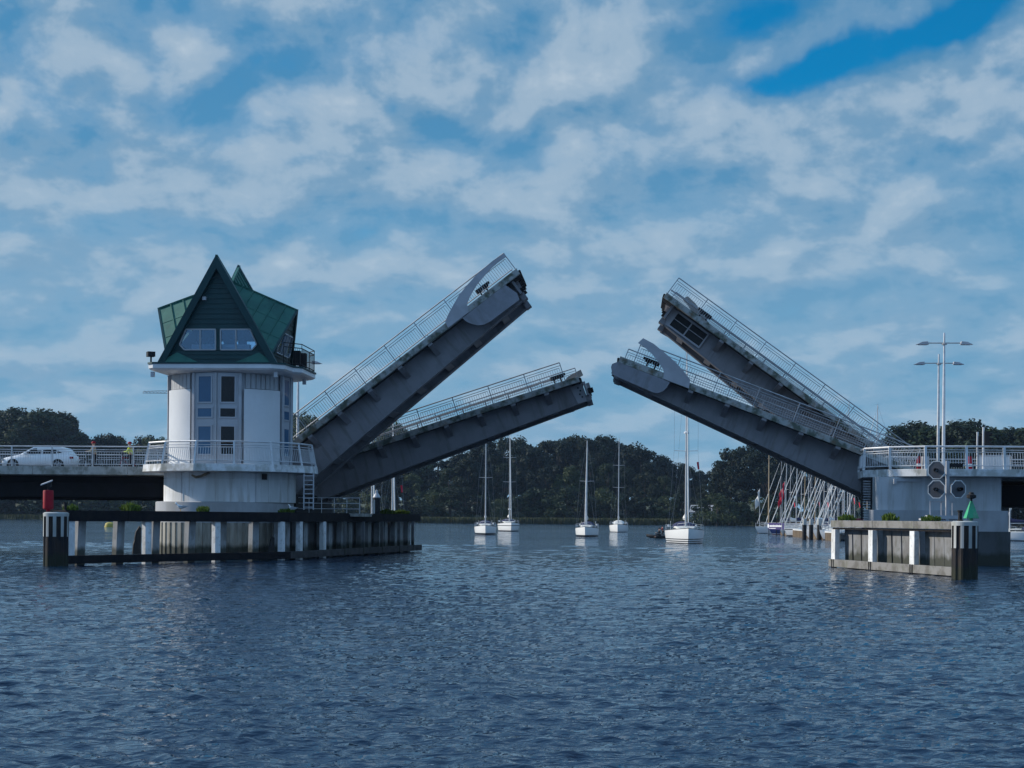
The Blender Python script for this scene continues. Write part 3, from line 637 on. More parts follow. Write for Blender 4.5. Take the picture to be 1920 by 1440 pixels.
def leaf(label, group, rootpx, tippx, vnear, W, side, outer, extend, deep, ge=.3):
    """side +1: hinged at the left pier; outer: +1 the near edge is the outer edge of the bridge, -1 the far edge"""
    u0, z0 = br(*rootpx, vnear); u1, z1 = br(*tippx, vnear)
    d2 = Vector((u1 - u0, z1 - z0)); Lv = d2.length; d2.normalize()
    u0 -= d2.x * extend; z0 -= d2.y * extend; L = Lv + extend
    T = BU * d2.x + Vector((0, 0, d2.y)); sv = side; Yl = BV * sv; Nn = T.cross(Yl)
    P = bp(u0, vnear, z0); mw = Matrix(((T.x, Yl.x, Nn.x, P.x), (T.y, Yl.y, Nn.y, P.y), (T.z, Yl.z, Nn.z, P.z), (0, 0, 0, 1)))
    t = thing('bascule_leaf', label, 'bridge leaf', group=group, mat4=mw)
    def bx(b, t0, t1, v0, v1, n0, n1, m=0): b.box(((t0 + t1) / 2, (v0 + v1) / 2 * sv, (n0 + n1) / 2), (t1 - t0, abs(v1 - v0), n1 - n0), 0, m)
    b = MB(); bx(b, 0, L, .30, W - .30, -.30, -.06); b.build('deck', [M['asphalt']], t)
    for v0, v1 in ((0, .30), (W - .30, W)):
        b = MB(); bx(b, 0, L, v0, v1, -.36, .03); b.build('kerb_beam', M['fascia'], t, bevel=.02)
    nb = lambda x: -(deep[0] + (deep[1] - deep[0]) * x / L)
    gv = [(1.30, 1.75), (W - 1.75, W - 1.30)]
    for v0, v1 in gv:
        b = MB(); b.prism([(0, -.31), (L - max(ge, .1) + .25 * (ge > 0), -.31), (L - ge, nb(L)), (0, nb(0))], 'y', min(v0 * sv, v1 * sv), max(v0 * sv, v1 * sv))
        for v in (v0 + .02, v1 - .02):
            b.beam((0, v * sv, nb(0) - .04), (L - ge, v * sv, nb(L) - .04), .30, .07, up=(0, 0, 1))
        b.build('girder', M['girder'], t)
    for i in range(1, round(L / 1.225)):                  # plate seams and slim stiffeners on the outer webs
        x = L * i / round(L / 1.225)
        if x > L - ge - .4: continue
        b = MB(); th_ = .05 if i % 2 else .018
        for v_ in (1.29, W - 1.29):
            b = MB(); b.box((x + .3, v_ * sv, (nb(x) - .42) / 2), (.03, th_, abs(nb(x)) - .42)); b.build('web_seam', M['girder'], t)
    # soffit plate between the girders
    b = MB(); n = 10
    b.loft([[(L * i / n * .985, (1.76) * sv, -.45), (L * i / n * .985, (W - 1.76) * sv, -.45), (L * i / n * .985, (W - 1.76) * sv, -.31), (L * i / n * .985, 1.76 * sv, -.31)] for i in range(n + 1)])
    b.build('soffit', M['girder'], t)
    k = round(L / 2.45)
    for i in range(1, k):
        x = L * i / k
        b = MB(); bx(b, x - .13, x + .13, 1.76, W - 1.76, nb(x) * .93, -.46); bx(b, x - .24, x + .24, 1.76, W - 1.76, nb(x) * .93 - .06, nb(x) * .93)
        b.build('cross_beam', M['girder'], t)
        for ve, vw in ((.06, 1.30), (W - .06, W - 1.30)):
            if side < 0 and outer < 0 and ve < 1 and x > L - 4.2: continue
            if outer > 0 and ve < 1 and x > L - (4.8 if side > 0 else 3.4): continue
            b = MB(); b.prism([(ve * sv, -.365), (vw * sv, -.365), (vw * sv, -1.12), (ve * sv, -.52)], 'x', x - .16, x + .16); b.build('bracket', M['girder'], t)
    ov, iv = (0.0, W) if outer > 0 else (W, 0.0)
    so_ = 1 if outer > 0 else -1
    railing(t, L, .10 if outer > 0 else W - .10, sv, .15, L - (.06 if side > 0 or outer < 0 else .9), M['railg'])
    railing(t, L, W - .10 if outer > 0 else .10, sv, .15, L - (.9 if side > 0 and outer < 0 else .06), M['railg'], low=(.9 if outer < 0 else 0))
    # curved end panel and the sweeping fin on the outer edge
    yo = ov * sv; th = .07 * so_ * sv
    pan = [(L - 4.8, -.37), (L - 4.72, -.70), (L - 4.55, -1.02), (L - 4.3, -1.32), (L - 3.95, -1.52), (L - 3.5, -1.60), (L - 1.3, -1.62), (L - 1.18, -1.2), (L - 1.45, -.37)]
    if side > 0: pan = [(a + .3, c) for a, c in pan]
    if side < 0: pan = [(L - 3.4, -.37), (L - 3.35, -.75), (L - 3.2, -1.05), (L - 2.95, -1.27), (L - 2.65, -1.34), (L + .05, nb(L) - .06), (L + .30, -.80), (L + .30, -.60), (L + .05, -.37)]
    if side < 0 and outer < 0: pan = [(a - .9, c) for a, c in pan]
    b = MB(); b.prism(pan, 'y', min(yo - .02 * so_ * sv, yo + .05 * so_ * sv), max(yo - .02 * so_ * sv, yo + .05 * so_ * sv)); b.build('end_panel', M['panelg'], t)
    if side > 0:
        up = [(-5.55, -.33), (-5.48, .07), (-5.1, .3), (-4.46, .59), (-3.78, .87), (-3.11, 1.04), (-2.22, 1.20), (-1.7, 1.25), (-.91, 1.28), (-.02, 1.25)]
        dn = [(-.04, .97), (-.68, 1.0), (-1.17, .97), (-1.63, .90), (-2.06, .81), (-2.49, .71), (-2.93, .55), (-3.35, .36), (-3.73, .13), (-3.95, -.33)]
    else:
        up = [(-4.62, -.33), (-4.5, .2), (-3.9, .56), (-3.31, .86), (-2.5, 1.16), (-1.62, 1.45), (-.9, 1.54)]
        dn = [(-.71, 1.16), (-1.19, 1.05), (-1.81, .81), (-2.27, .52), (-2.8, .16), (-2.95, -.33)]
    if side > 0 and outer < 0: up, dn = [(-1.9, -.33), (-1.5, .35), (-.7, .85), (.3, 1.05)], [(.35, .62), (-.3, .45), (-.8, -.33)]
    b = MB(); ys = sorted((yo - .085 * so_ * sv, yo - .015 * so_ * sv)); b.prism([(L + a, c) for a, c in up + dn], 'y', *ys); b.build('fin', M['fin'] if outer > 0 else M['brownfin'], t)
    # tip machinery
    b = MB(); E = L - ge; bx(b, E + .01, E + .17, .5, W - .5, nb(L) + .25, -.38); bx(b, E - .1, E + .26, 1.1, 2.0, nb(L) - .12, nb(L) + .3); bx(b, E - .1, E + .26, W - 2.0, W - 1.1, nb(L) - .12, nb(L) + .3)
    bx(b, E + .18, E + .42, 2.2, W - 2.2, -.75, -.40); bx(b, E + .18, E + .3, 2.6, 3.2, -1.3, -.76); bx(b, E + .18, E + .3, W - 3.2, W - 2.6, -1.3, -.76); b.build('nose_beam', M['girder'], t)
    for v0 in (.6, W * .36, W * .62):
        b = MB(); b.prism([(L - .6, -.05), (L + .12, -.05), (L + .16, -.12), (L + .08, -.36), (L - .6, -.36)], 'y', *sorted((v0 * sv, (v0 + W * .22) * sv))); b.build('joint_plate', M['under'], t)
    for v0 in (2.6, W - 2.6):
        b = MB(); b.tube([(E + .1, v0 * sv, -.85), (E + .55, v0 * sv, -.85)], .11, 8); bx(b, E + .18, E + .36, v0 - .35, v0 + .35, -1.12, -.6); b.build('locking_bolt', M['dark'], t)
    for dt in {(1, 1): (-2.65, -2.2), (1, -1): (-1.6, -1.15), (-1, 1): (-1.7, -2.2), (-1, -1): (-3.1, -2.6)}[(side, outer)]:
        b = MB(); y = .7 * sv; b.box((L + dt, y, .2), (.10, .10, .42)); b.box((L + dt, y, .45), (.38, .26, .26), .3); b.box((L + dt + .25, y, .5), (.22, .2, .16), .3); b.build('deck_signal', M['dark'], t)
    return t, L, nb
GL = 'four raised leaves of the drawbridge'
LV = {}
WL = 7.0
LV['ln'] = leaf('near left bridge leaf, steeply raised beside the control tower, curved fin at its tip', GL, (556, 821), (968.5, 504), 0.0, WL, 1, 1, 4.0, (2.55, 1.55), .75)
LV['lf'] = leaf('far left bridge leaf, raised only a little, its open tip above the middle yachts', GL, (735, 819), (1084, 706), 7.5, WL, 1, -1, 8.0, (2.45, 1.55), -.15)
LV['rn'] = leaf('near right bridge leaf, raised a little, solid grey fin and curved panel at tip', GL, (1617, 842), (1163, 668.5), 0.0, WL, -1, 1, 3.4, (2.5, 1.15))
LV['rf'] = leaf('far right bridge leaf, steeply raised behind the lower one, dark openings at tip', GL, (1588, 795), (1250, 549), 7.5, WL, -1, -1, 4.6, (2.5, 1.6), .9)
# machinery bay at the tip of the far right leaf, its shaded hollow a black panel, and end plate on the far left leaf
t, L, nb = LV['rf']
b = MB(); b.box((L - 2.55, -1.26, -.98), (2.5, .05, .95)); b.build('bay_shade_panel', M['black'], t)
b = MB()
for x in (L - 3.8, L - 2.5, L - 1.3): b.box((x, -1.20, -.98), (.09, .10, 1.1))
b.box((L - 2.55, -1.20, -1.52), (2.6, .11, .12)); b.box((L - 2.55, -1.20, -.44), (2.6, .11, .10)); b.box((L - 2.55, -1.205, -.93), (2.4, .06, .04)); b.build('bay_frame', M['fin'], t)
b = MB(); b.prism([(L - 1.25, -.42), (L - .7, -.42), (L - .95, -1.6), (L - 1.35, -1.6)], 'y', -1.30, -1.17); b.build('end_plate', M['fin'], t)
t, L, nb = LV['lf']
b = MB(); b.prism([(L - .75, -.40), (L + .1, -.40), (L + .15, -1.35), (L + .05, -1.62), (L - .55, -1.62)], 'y', 1.16, 1.28); b.build('end_plate', M['fin'], t)
b = MB()
for i in range(4):
    b.tube([(L - .25 + .1 * (i % 2), 1.12, -.62 - .22 * i), (L - .25 + .1 * (i % 2), 1.17, -.62 - .22 * i)], .06, 8)
b.build('bolt_holes', M['black'], t)

# ------------------------------------------------------------------ left approach span
ap = thing('approach_span', 'concrete approach span at the left carrying the white car and cyclists', 'bridge', mat4=Matrix.Translation(bp(0, 0, 0)) @ BROT, group=None)
uT = -1.0; uL = -62.0
b = MB(); b.box(((uT + uL) / 2, 7.3, Zd - .31), (uT - uL, 13.9, .34)); b.build('deck', M['concrete'], ap)
for v in (.17, 14.4):
    for i in range(10):
        a = uL + (uT - uL) * i / 10; c = uL + (uT - uL) * (i + 1) / 10
        b = MB(); b.box(((a + c) / 2, v, Zd - .18), (c - a - .02, .36, .52)); b.build('kerb_beam', M['concrete'], ap, bevel=.02)
b = MB(); b.box(((uT + uL) / 2, 7.3, Zd - .12), (uT - uL, 13.7, .05)); b.build('road_surface', M['asphalt'], ap)
for v in (2.6, 7.3, 12.0):
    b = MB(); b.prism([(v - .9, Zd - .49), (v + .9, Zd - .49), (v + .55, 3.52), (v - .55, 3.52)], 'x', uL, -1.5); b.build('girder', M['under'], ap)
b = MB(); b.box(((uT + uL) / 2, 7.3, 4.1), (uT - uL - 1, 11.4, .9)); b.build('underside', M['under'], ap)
def span_rail(parent, v, u0, u1, z, mt, step=2.55, hgt=1.25):
    b = MB(); n = round((u1 - u0) / step); st = (u1 - u0) / n
    b.tube([(u0, v, z + hgt), (u1, v, z + hgt)], .042, 6); b.tube([(u0, v, z + hgt - .2), (u1, v, z + hgt - .2)], .022, 5)
    for i in range(n):
        a, c = u0 + i * st + .10, u0 + (i + 1) * st - .10
        b.tube([(a, v, z + hgt - .33), (c, v, z + hgt - .33)], .022, 5); b.tube([(a, v, z + .14), (c, v, z + .14)], .022, 5)
        k = int((c - a) / .155)
        for j in range(k + 1): x = a + (c - a) * j / k; b.tube([(x, v, z + .14), (x, v, z + hgt - .33)], .013, 4)
    r = b.build('railing', mt, parent)
    for i in range(n + 1):
        x = u0 + i * st; pb = MB(); pb.beam((x, v, z), (x, v, z + hgt), .07, .085, up=(0, 1, 0)); pb.build('post', mt, r)
span_rail(ap, .17, -38.0, -4.2, Zd + .08, M['rail'])
span_rail(ap, 14.4, -46.0, -1.5, Zd + .08, M['rail'], 2.6)

# ------------------------------------------------------------------ control tower
TC = at(432, 870, 98.5); TC.z = 0
tw = thing('control_tower', 'white round bridge control tower with steep green gabled roof', 'control tower', TC, R(-4))
b = MB(); b.lathe([(4.0, -1.5), (4.0, 2.1)], 96, c=(-.3, 0))
for i in range(56):
    a = 2 * math.pi * i / 56; b.box((4.01 * math.sin(a) - .3, -4.01 * math.cos(a), .3), (.25, .12, 3.6), a)
b.build('foundation', M['beige'], tw)
b = MB(); b.lathe([(4.06, 2.1), (4.06, 3.28), (4.0, 3.32)], 72, c=(-.3, 0)); b.build('plinth', M['plinthg'], tw, smooth=True)
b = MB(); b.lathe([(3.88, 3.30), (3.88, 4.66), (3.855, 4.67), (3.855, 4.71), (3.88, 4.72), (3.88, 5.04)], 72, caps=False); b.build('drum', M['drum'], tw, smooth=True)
NB = 14; RB = 5.18; a_off = R(16)
ring = [(math.sin(a_off + 2 * math.pi * i / NB), -math.cos(a_off + 2 * math.pi * i / NB)) for i in range(NB)]
b = MB(); b.loft([[(x * 4.7, y * 4.7, 5.02) for x, y in ring], [(x * (RB + .05), y * (RB + .05), 5.05) for x, y in ring], [(x * RB, y * RB, 5.46) for x, y in ring], [(x * (RB - .1), y * (RB - .1), 5.47) for x, y in ring]])
b.build('balcony_slab', M['slabwhite'], tw)
rb = MB(); idx = [i for i in range(-4, 5)]
def ringp(i, f, z):
    x, y = ring[i % NB]; return Vector((x * RB * f, y * RB * f, z))
tops = [ringp(i, .935, 6.74) for i in idx]; bots = [ringp(i, .985, 5.50) for i in idx]
rb.tube(tops, .05, 7)
for fr in (.84, .73): rb.tube([bo.lerp(to, fr) for bo, to in zip(bots, tops)], .024, 5)
rb.tube([bo.lerp(to, .12) for bo, to in zip(bots, tops)], .03, 5)
for i in range(len(idx) - 1):
    for j in range(1, 15):
        k = j / 15; lo = bots[i].lerp(bots[i + 1], k); hi = tops[i].lerp(tops[i + 1], k); rb.tube([lo.lerp(hi, .12), lo.lerp(hi, .73)], .014, 4)
rl = rb.build('balcony_railing', M['rail'], tw)
for bo, to in zip(bots, tops):
    pb = MB(); pb.beam(bo - Vector((0, 0, .05)), to, .10, .09, up=(0, 1, 0)); pb.build('post', M['rail'], rl)
b = MB(); b.lathe([(3.42, 5.45), (3.42, 10.75)], 64); b.build('shaft_core', M['trim'], tw)
for q in range(4):
    ac = R(45 + 90 * q); hw = R(19.5)
    b = MB(); b.lathe([(3.50, 5.47), (3.66, 5.47), (3.66, 9.82), (3.50, 9.82)], 18, ac - hw, ac + hw); b.lathe([(3.50, 9.82), (3.50, 5.47)], 18, ac - hw, ac + hw)
    b.build('wall_panel', M['panel'], tw, smooth=True)
    b = MB(); n = 7
    for i in range(n):
        a0 = ac - hw * .92 + 2 * hw * .92 * i / n; b.lathe([(3.44, 9.86), (3.55, 9.86), (3.55, 10.74), (3.44, 10.74)], 2, a0 + .006, a0 + 2 * hw * .92 / n - .006)
    b.build('cladding', M['clad'], tw)
    ab = R(90 * q)                                        # window bay
    ca, sa = math.cos(ab), math.sin(ab)
    def loc(x, d, z): return (x * ca + d * sa, x * sa - d * ca, z)
    for sx in (-1, 1):
        fac_a = ab + sx * R(9); cx_ = sx * .67
        bay = MB(); bay.box(loc(cx_, 3.40, 8.1), (1.22, .14, 5.26), fac_a); bp_ = bay.build('window_bay', M['frame'], tw)
        for k, (z0, z1) in enumerate(((8.98, 10.60), (8.12, 8.76), (5.98, 7.72))):
            fo = MB(); w = .92 if k != 1 else 1.0; zc = (z0 + z1) / 2; hh = z1 - z0
            for ox, oz, sx_, sz_ in ((-w / 2 + .04, 0, .08, hh), (w / 2 - .04, 0, .08, hh), (0, hh / 2 - .04, w - .16, .08), (0, -hh / 2 + .04, w - .16, .08)):
                p3 = loc(cx_, 3.485, zc + oz); fo.box((p3[0] + ox * math.cos(fac_a), p3[1] + ox * math.sin(fac_a), p3[2]), (sx_, .07, sz_), fac_a)
            wf = fo.build('window', M['frame'], tw)
            go = MB(); p3 = loc(cx_, 3.475, zc); go.box(p3, (w - .17, .05, hh - .17), fac_a); go.build('pane', M['glassb'] if sx < 0 else M['glass'], wf)
    b = MB(); b.tube([loc(0, 3.62, 5.5), loc(0, 3.62, 10.75)], .065, 8); b.build('downpipe', M['clad'], tw, smooth=True)
    for sx in (-1, 1):
        b = MB(); b.box(loc(sx * 1.34, 3.36, 8.1), (.16, .2, 5.26), ab + sx * R(22)); b.build('bay_jamb', M['trim'], tw)
# eave ring
ev = [(-3.95, -3.6), (-3.6, -3.95), (3.25, -3.95), (3.95, -3.3), (4.05, -1.6), (4.5, -1.0), (4.5, 3.0), (4.0, 3.7), (3.6, 3.95), (-3.6, 3.95), (-3.95, 3.6)]
b = MB(); sc = lambda k, z: [(x * k, y * k, z) for x, y in ev]
b.loft([sc(.84, 10.74), sc(.97, 10.86), sc(1.0, 10.96), sc(1.0, 11.24)]); b.build('eave_ring', M['panel'], tw)
b = MB(); b.loft([sc(1.012, 11.20), sc(1.012, 11.30)]); b.build('eave_flashing', M['copperd'], tw)
b = MB(); b.tube([(-1.25, -4.05, 4.82), (-1.0, -4.1, 4.70), (-.7, -4.1, 4.76), (-.45, -4.12, 4.86), (-.2, -4.12, 4.98)], [.05, .08, .07, .09, .05], 7); b.build('hanging_rope', M['brownpile'], tw)
b = MB(); b.box((2.7, -2.85, 4.78), (.28, .2, .34)); b.build('junction_box', M['dark'], tw)
for a_ in (-.55, .62):
    b = MB(); b.tube([(3.92 * math.sin(a_), -3.92 * math.cos(a_), 3.3), (3.92 * math.sin(a_), -3.92 * math.cos(a_), 5.0)], .022, 5); b.build('conduit', M['trim'], tw)
# roof: four gables around a low centre, two of them taller
q = 3.42; zE = 11.31; qi = 2.95
CNR = {0: ((-q, -q, zE), (q, -q, zE)), 1: ((qi, -3.25, 11.45), (qi, 3.25, 11.45)), 2: ((q, q, zE), (-q, q, zE)), 3: ((-qi, 3.25, 11.45), (-qi, -3.25, 11.45))}
AP = [(0, -3.75, 17.42), (3.95, 0, 14.75), (-.3, 3.1, 17.85), (-4.42, 0, 14.85)]; CT = (0, 0, 16.45)
b = MB()
for g_ in range(4):
    for cn in CNR[g_]:
        A = Vector(AP[g_]); c = Vector(CT); k = Vector(cn); n = (c - A).cross(k - A).normalized()
        if n.z < 0: n = -n
        o = n * -.10
        b.add([A, c, k, A + o, c + o, k + o], [(0, 1, 2), (5, 4, 3), (0, 2, 5, 3), (0, 3, 4, 1), (1, 4, 5, 2)])
        for s_ in range(1, 6):                            # standing seams parallel to the gable edge
            f = s_ / 6; p0 = A.lerp(c, f); p1 = k.lerp(c, f); b.beam(p0 + n * .03, p1 + n * .03, .045, .06, up=n)
        for f, off in ((.30, 0), (.58, .02), (.80, 0)):
            e1 = A.lerp(k, f); e2 = c.lerp(k, f); b.beam(e1 + n * .008, e2 + n * .008, .03, .02, up=n)
    b.beam(Vector(AP[g_]) + Vector((0, 0, .02)), Vector(CT) + Vector((0, 0, .02)), .14, .08)
b.build('roof', M['copper'], tw)
w0, w1 = 12.05, 13.28
for g_ in range(4):
    A = Vector(AP[g_]); c0, c1 = Vector(CNR[g_][0]), Vector(CNR[g_][1]); out = ((c0 + c1) / 2).normalized(); out.z = 0; out.normalize()
    side = (c1 - c0).normalized(); half0 = (c1 - c0).length / 2; zB = c0.z; m_ = (c0 + c1) / 2
    big_ = g_ % 2 == 0; inset = .30 if big_ else .06
    def P(s_, z, d): f = (z - zB) / (A.z - zB); return m_.lerp(A, f) + side * s_ + out * d
    def hwid(z): return half0 * (1 - (z - zB) / (A.z - zB))
    gw = MB()
    up_rows = np.linspace(w1, A.z - .1, 15 if big_ else 6)
    zs = list(np.linspace(zB, w0, 4)) + list(up_rows)
    for i in range(len(zs) - 1):                          # overlapping boards, the window band left open
        za, zb_ = zs[i], zs[i + 1]
        segs = [(-1.0, 1.0)] if not (abs(za - w0) < 1e-6) else [(.80, 1.0), (-1.0, -.80), (-.045, .045)]
        for s0, s1 in segs:
            ha, hb = hwid(za) * .98, hwid(zb_) * .98
            if (s0, s1) == (-.045, .045): ha = hb = half0
            gw.add([P(ha * s0, za, -inset), P(ha * s1, za, -inset), P(hb * s1, zb_, -inset - .04), P(hb * s0, zb_, -inset - .04), P(ha * s0, za, -inset - .14), P(ha * s1, za, -inset - .14), P(hb * s1, zb_, -inset - .14), P(hb * s0, zb_, -inset - .14)],
                   [(0, 1, 2, 3), (7, 6, 5, 4), (0, 4, 5, 1), (3, 2, 6, 7), (0, 3, 7, 4), (1, 5, 6, 2)])
    for s_ in (-1, 1):                                    # solid lower corners beside the chamfered panes
        tri = [(hwid(w0) * .8 - .46, w0), (hwid(w0) * .82, w0), (hwid(w0 + .34) * .82, w0 + .34)]
        v0 = [P(s_ * a, z, -inset - .01) for a, z in tri]; gw.add(v0 + [v - out * .1 for v in v0], [(0, 1, 2), (5, 4, 3), (0, 3, 4, 1), (1, 4, 5, 2), (2, 5, 3, 0)])
    gw.build('gable_wall', M['copperd'], tw)
    bg_ = MB(); wd = .36 if big_ else .14; dp_ = .40 if big_ else .12
    for s_ in (-1, 1):
        L0 = P(s_ * half0 * 1.02, zB, .05); Ao = P(0, A.z + .06, .06); drop = wd / math.sin(math.atan2(half0, A.z - zB))
        Ai = P(0, A.z - drop, .05); Li = P(s_ * (half0 * 1.02 - wd / math.cos(math.atan2(half0, A.z - zB))), zB, .05)
        v0 = [L0, Ao, Ai, Li]; bg_.add(v0 + [v - out * dp_ for v in v0], [(0, 1, 2, 3), (7, 6, 5, 4), (0, 4, 5, 1), (1, 5, 6, 2), (2, 6, 7, 3), (3, 7, 4, 0)])
    bg_.build('barge_board', M['copperd'], tw)
    if big_:                                              # low flared skirts at the two corners
        for s_ in (-1, 1):
            tri = [(half0 * .99, zB, .06), (half0 * .30, zB, .06), (half0 * .70, zB + .62, -.24)]
            v0 = [P(s_ * a, z, d) for a, z, d in tri]; fl = MB(); fl.add(v0 + [v - out * .12 - Vector((0, 0, .03)) for v in v0], [(0, 1, 2), (5, 4, 3), (0, 3, 4, 1), (1, 4, 5, 2), (2, 5, 3, 0)]); fl.build('eave_flare', M['copper'], tw)
    for s_ in (-1, 1):                                    # trapezoid windows with mullion and clear pane
        hw2 = lambda z: hwid(z) * .80
        za, zb_ = w0 + .03, w1 - .03
        poly = [(.15, za), (hw2(za) - .42, za), (hw2(za + .30), za + .30), (hw2(zb_), zb_), (.15, zb_)]
        fr = MB(); n = len(poly)
        for i in range(n):
            a0, a1 = poly[i], poly[(i + 1) % n]; fr.beam(P(s_ * a0[0], a0[1], -inset + .0), P(s_ * a1[0], a1[1], -inset + .0), .075, .09, up=out)
        mx = poly[3][0] * .56; fr.beam(P(s_ * mx, za + .03, -inset - .005), P(s_ * mx, zb_ - .03, -inset - .005), .09, .08, up=out)
        fo = fr.build('window', M['clad'], tw)
        pn = MB(); vs = [P(s_ * a, z, -inset - .02) for a, z in poly]; pn.add(vs + [v - out * .02 for v in vs], [tuple(range(n)), tuple(range(2 * n - 1, n - 1, -1))] + [(i, (i + 1) % n, n + (i + 1) % n, n + i) for i in range(n)])
        pn.build('pane', M['clear'], fo)
# control room inside the glazed gable: floor, desk, chair backs, monitors
b = MB(); b.box((0, 0, 11.95), (4.6, 5.2, .08)); b.box((0, -2.4, 12.2), (3.4, .5, .5)); b.build('control_room_floor', M['trim'], tw)
b = MB()
for x in (-1.3, -.5, .6, 1.2): b.box((x, -2.2, 12.62), (.5, .08, .32))
b.box((.2, -1.6, 12.6), (.45, .1, .7)); b.build('control_desk', M['dark'], tw)
# roof balcony railing
rb = MB(); pts = [(3.6, -2.1), (4.05, -1.5), (4.45, -1.0), (4.45, 2.9), (4.0, 3.6)]
for z in (12.62, 12.38, 11.42): rb.tube([(x, y, z) for x, y in pts], .03, 5)
for i in range(len(pts) - 1):
    a, c = Vector((*pts[i], 0)), Vector((*pts[i + 1], 0)); k = max(2, int((c - a).length / .16))
    for j in range(k + 1):
        p0 = a.lerp(c, j / k); rb.tube([p0 + Vector((0, 0, 11.3)), p0 + Vector((0, 0, 12.62 if j in (0, k) else 12.38))], .022 if j in (0, k) else .012, 4)
rb.build('roof_railing', M['dark'], tw)
for x, y in ((4.1, -.6), (4.15, .9)):
    b = MB(); b.box((x, y, 11.85), (.38, .45, .85)); b.build('equipment_box', M['dark'], tw)
b = MB(); b.box((-3.75, -3.8, 11.5), (.08, .08, .4)); b.box((-3.75, -3.85, 11.75), (.42, .5, .28), .5); b.build('floodlight', M['dark'], tw)
for x, y in ((-3.7, -3.6), (3.45, -3.5), (4.1, 1.6)):
    b = MB(); b.box((x, y, 10.62), (.2, .2, .3)); b.build('loudspeaker', M['trim'], tw)
b = MB(); b.box((-.75, -3.42, 15.0), (.2, .25, .2)); b.build('camera_box', M['clad'], tw)
# vertical ladder on the channel side, with hoops of the pier stair
lx = at(579, 900, 96.0)
ld = thing('pier_ladder', 'grey steel ladder hanging beside the tower drum under its balcony', 'ladder', (lx.x, lx.y, 0), R(-4))
b = MB()
for s_ in (-.28, .28): b.beam((s_, 0, 2.9), (s_, 0, 5.0), .06, .09, up=(0, 1, 0))
b.build('stile', M['trim'], ld)
for i in range(8):
    b = MB(); b.beam((-.27, 0, 3.05 + .26 * i), (.27, 0, 3.05 + .26 * i), .05, .05, up=(0, 0, 1)); b.build('rung', M['trim'], ld)
# machinery pier wall behind the tower carrying the leaves
b = MB(); u_, z_ = br(600, 930, 1.0)
pw = thing('machinery_pier', 'dark concrete pier under the roots of the left leaves', 'pier', mat4=Matrix.Translation(bp(0, 0, 0)) @ BROT)
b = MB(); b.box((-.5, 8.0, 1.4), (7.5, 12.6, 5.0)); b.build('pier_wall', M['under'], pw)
b = MB(); b.box((4.0, 7.0, 2.62), (6.5, 9.0, .2)); b.build('walkway', M['concrete'], pw)
b = MB()
for z in (3.0, 3.35, 3.7): b.tube([(1.5, 2.4, z), (7.2, 2.4, z)], .025, 5)
for i in range(8): b.tube([(1.5 + i * .81, 2.4, 2.7), (1.5 + i * .81, 2.4, 3.7)], .025, 5)
b.build('walkway_railing', M['rail'], pw)

# ------------------------------------------------------------------ right pier and platform
RC = at(1769, 930, 98.0); RC.z = 0
rp = thing('bridge_pier', 'white round bridge pier at right with railed concrete platform on top', 'pier', RC)
def rbox(hw_, y0, y1, r):
    pts = []
    for cx_, cy_, a0 in ((hw_ - r - .9, y0 + r, -90), (hw_ - r - .9, y1 - r, 0), (-hw_ + r - .9, y1 - r, 90), (-hw_ + r - .9, y0 + r, 180)):
        for k_ in range(5): A_ = R(a0 + 22.5 * k_); pts.append((cx_ + r * math.cos(A_), cy_ + r * math.sin(A_)))
    c_, s_ = math.cos(-BA), math.sin(-BA); return [(x * c_ - y * s_, x * s_ + y * c_) for x, y in pts]
b = MB(); b.prism(rbox(3.98, -3.95, -.6, .25), 'z', -1.5, 1.95); b.build('foundation', M['footing'], rp)
b = MB(); b.prism(rbox(3.90, -3.80, -.8, .25), 'z', 1.95, 3.14); b.build('plinth', M['plinthg'], rp)
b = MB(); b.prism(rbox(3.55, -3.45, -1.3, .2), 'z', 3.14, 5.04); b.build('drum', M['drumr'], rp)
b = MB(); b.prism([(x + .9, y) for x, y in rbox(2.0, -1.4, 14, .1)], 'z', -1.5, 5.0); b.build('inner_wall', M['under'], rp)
def rl_(p): return (p.x - RC.x, p.y - RC.y)
pc = [rl_(at(1609, 885, 101.5)), rl_(at(1618, 885, 97.2)), rl_(at(1670, 885, 95.0)), rl_(at(1737, 885, 93.6)), rl_(at(1814, 885, 93.2)), rl_(at(1885, 885, 93.2)), rl_(at(1960, 885, 93.3)), rl_(at(2160, 885, 93.8))]
b = MB(); pl = pc + [(pc[-1][0], 4), (pc[0][0], 4)]
b.loft([[(x, y, Zd - .40) for x, y in pl], [(x, y, Zd + .02) for x, y in pl]]); b.build('platform_slab', M['slabwhite'], rp, bevel=.02)
b = MB(); rt = [Vector((x, y, Zd + 1.30)) for x, y in pc]; rbm = [Vector((x, y, Zd + .06)) for x, y in pc]
ins = [Vector((0.12, .35, 0)), Vector((.15, .25, 0))] + [Vector((0, .28, 0))] * 6
rt = [p + i for p, i in zip(rt, ins)]; rbm = [p + i * .35 for p, i in zip(rbm, ins)]
b.tube(rt, .055, 7)
for f_ in (.84, .74): b.tube([lo.lerp(hi, f_) for lo, hi in zip(rbm, rt)], .024, 5)
b.tube([lo.lerp(hi, .12) for lo, hi in zip(rbm, rt)], .032, 5)
for i in range(len(pc) - 1):
    n = max(4, int((rt[i + 1] - rt[i]).length / .15))
    for j in range(1, n):
        lo = rbm[i].lerp(rbm[i + 1], j / n); hi = rt[i].lerp(rt[i + 1], j / n); b.tube([lo.lerp(hi, .12), lo.lerp(hi, .74)], .014, 4)
rl = b.build('platform_railing', M['rail'], rp)
for lo, hi in zip(rbm, rt):
    pb = MB(); pb.beam(lo - Vector((0, 0, .05)), hi, .14, .12, up=(0, 1, 0)); pb.build('post', M['rail'], rl)
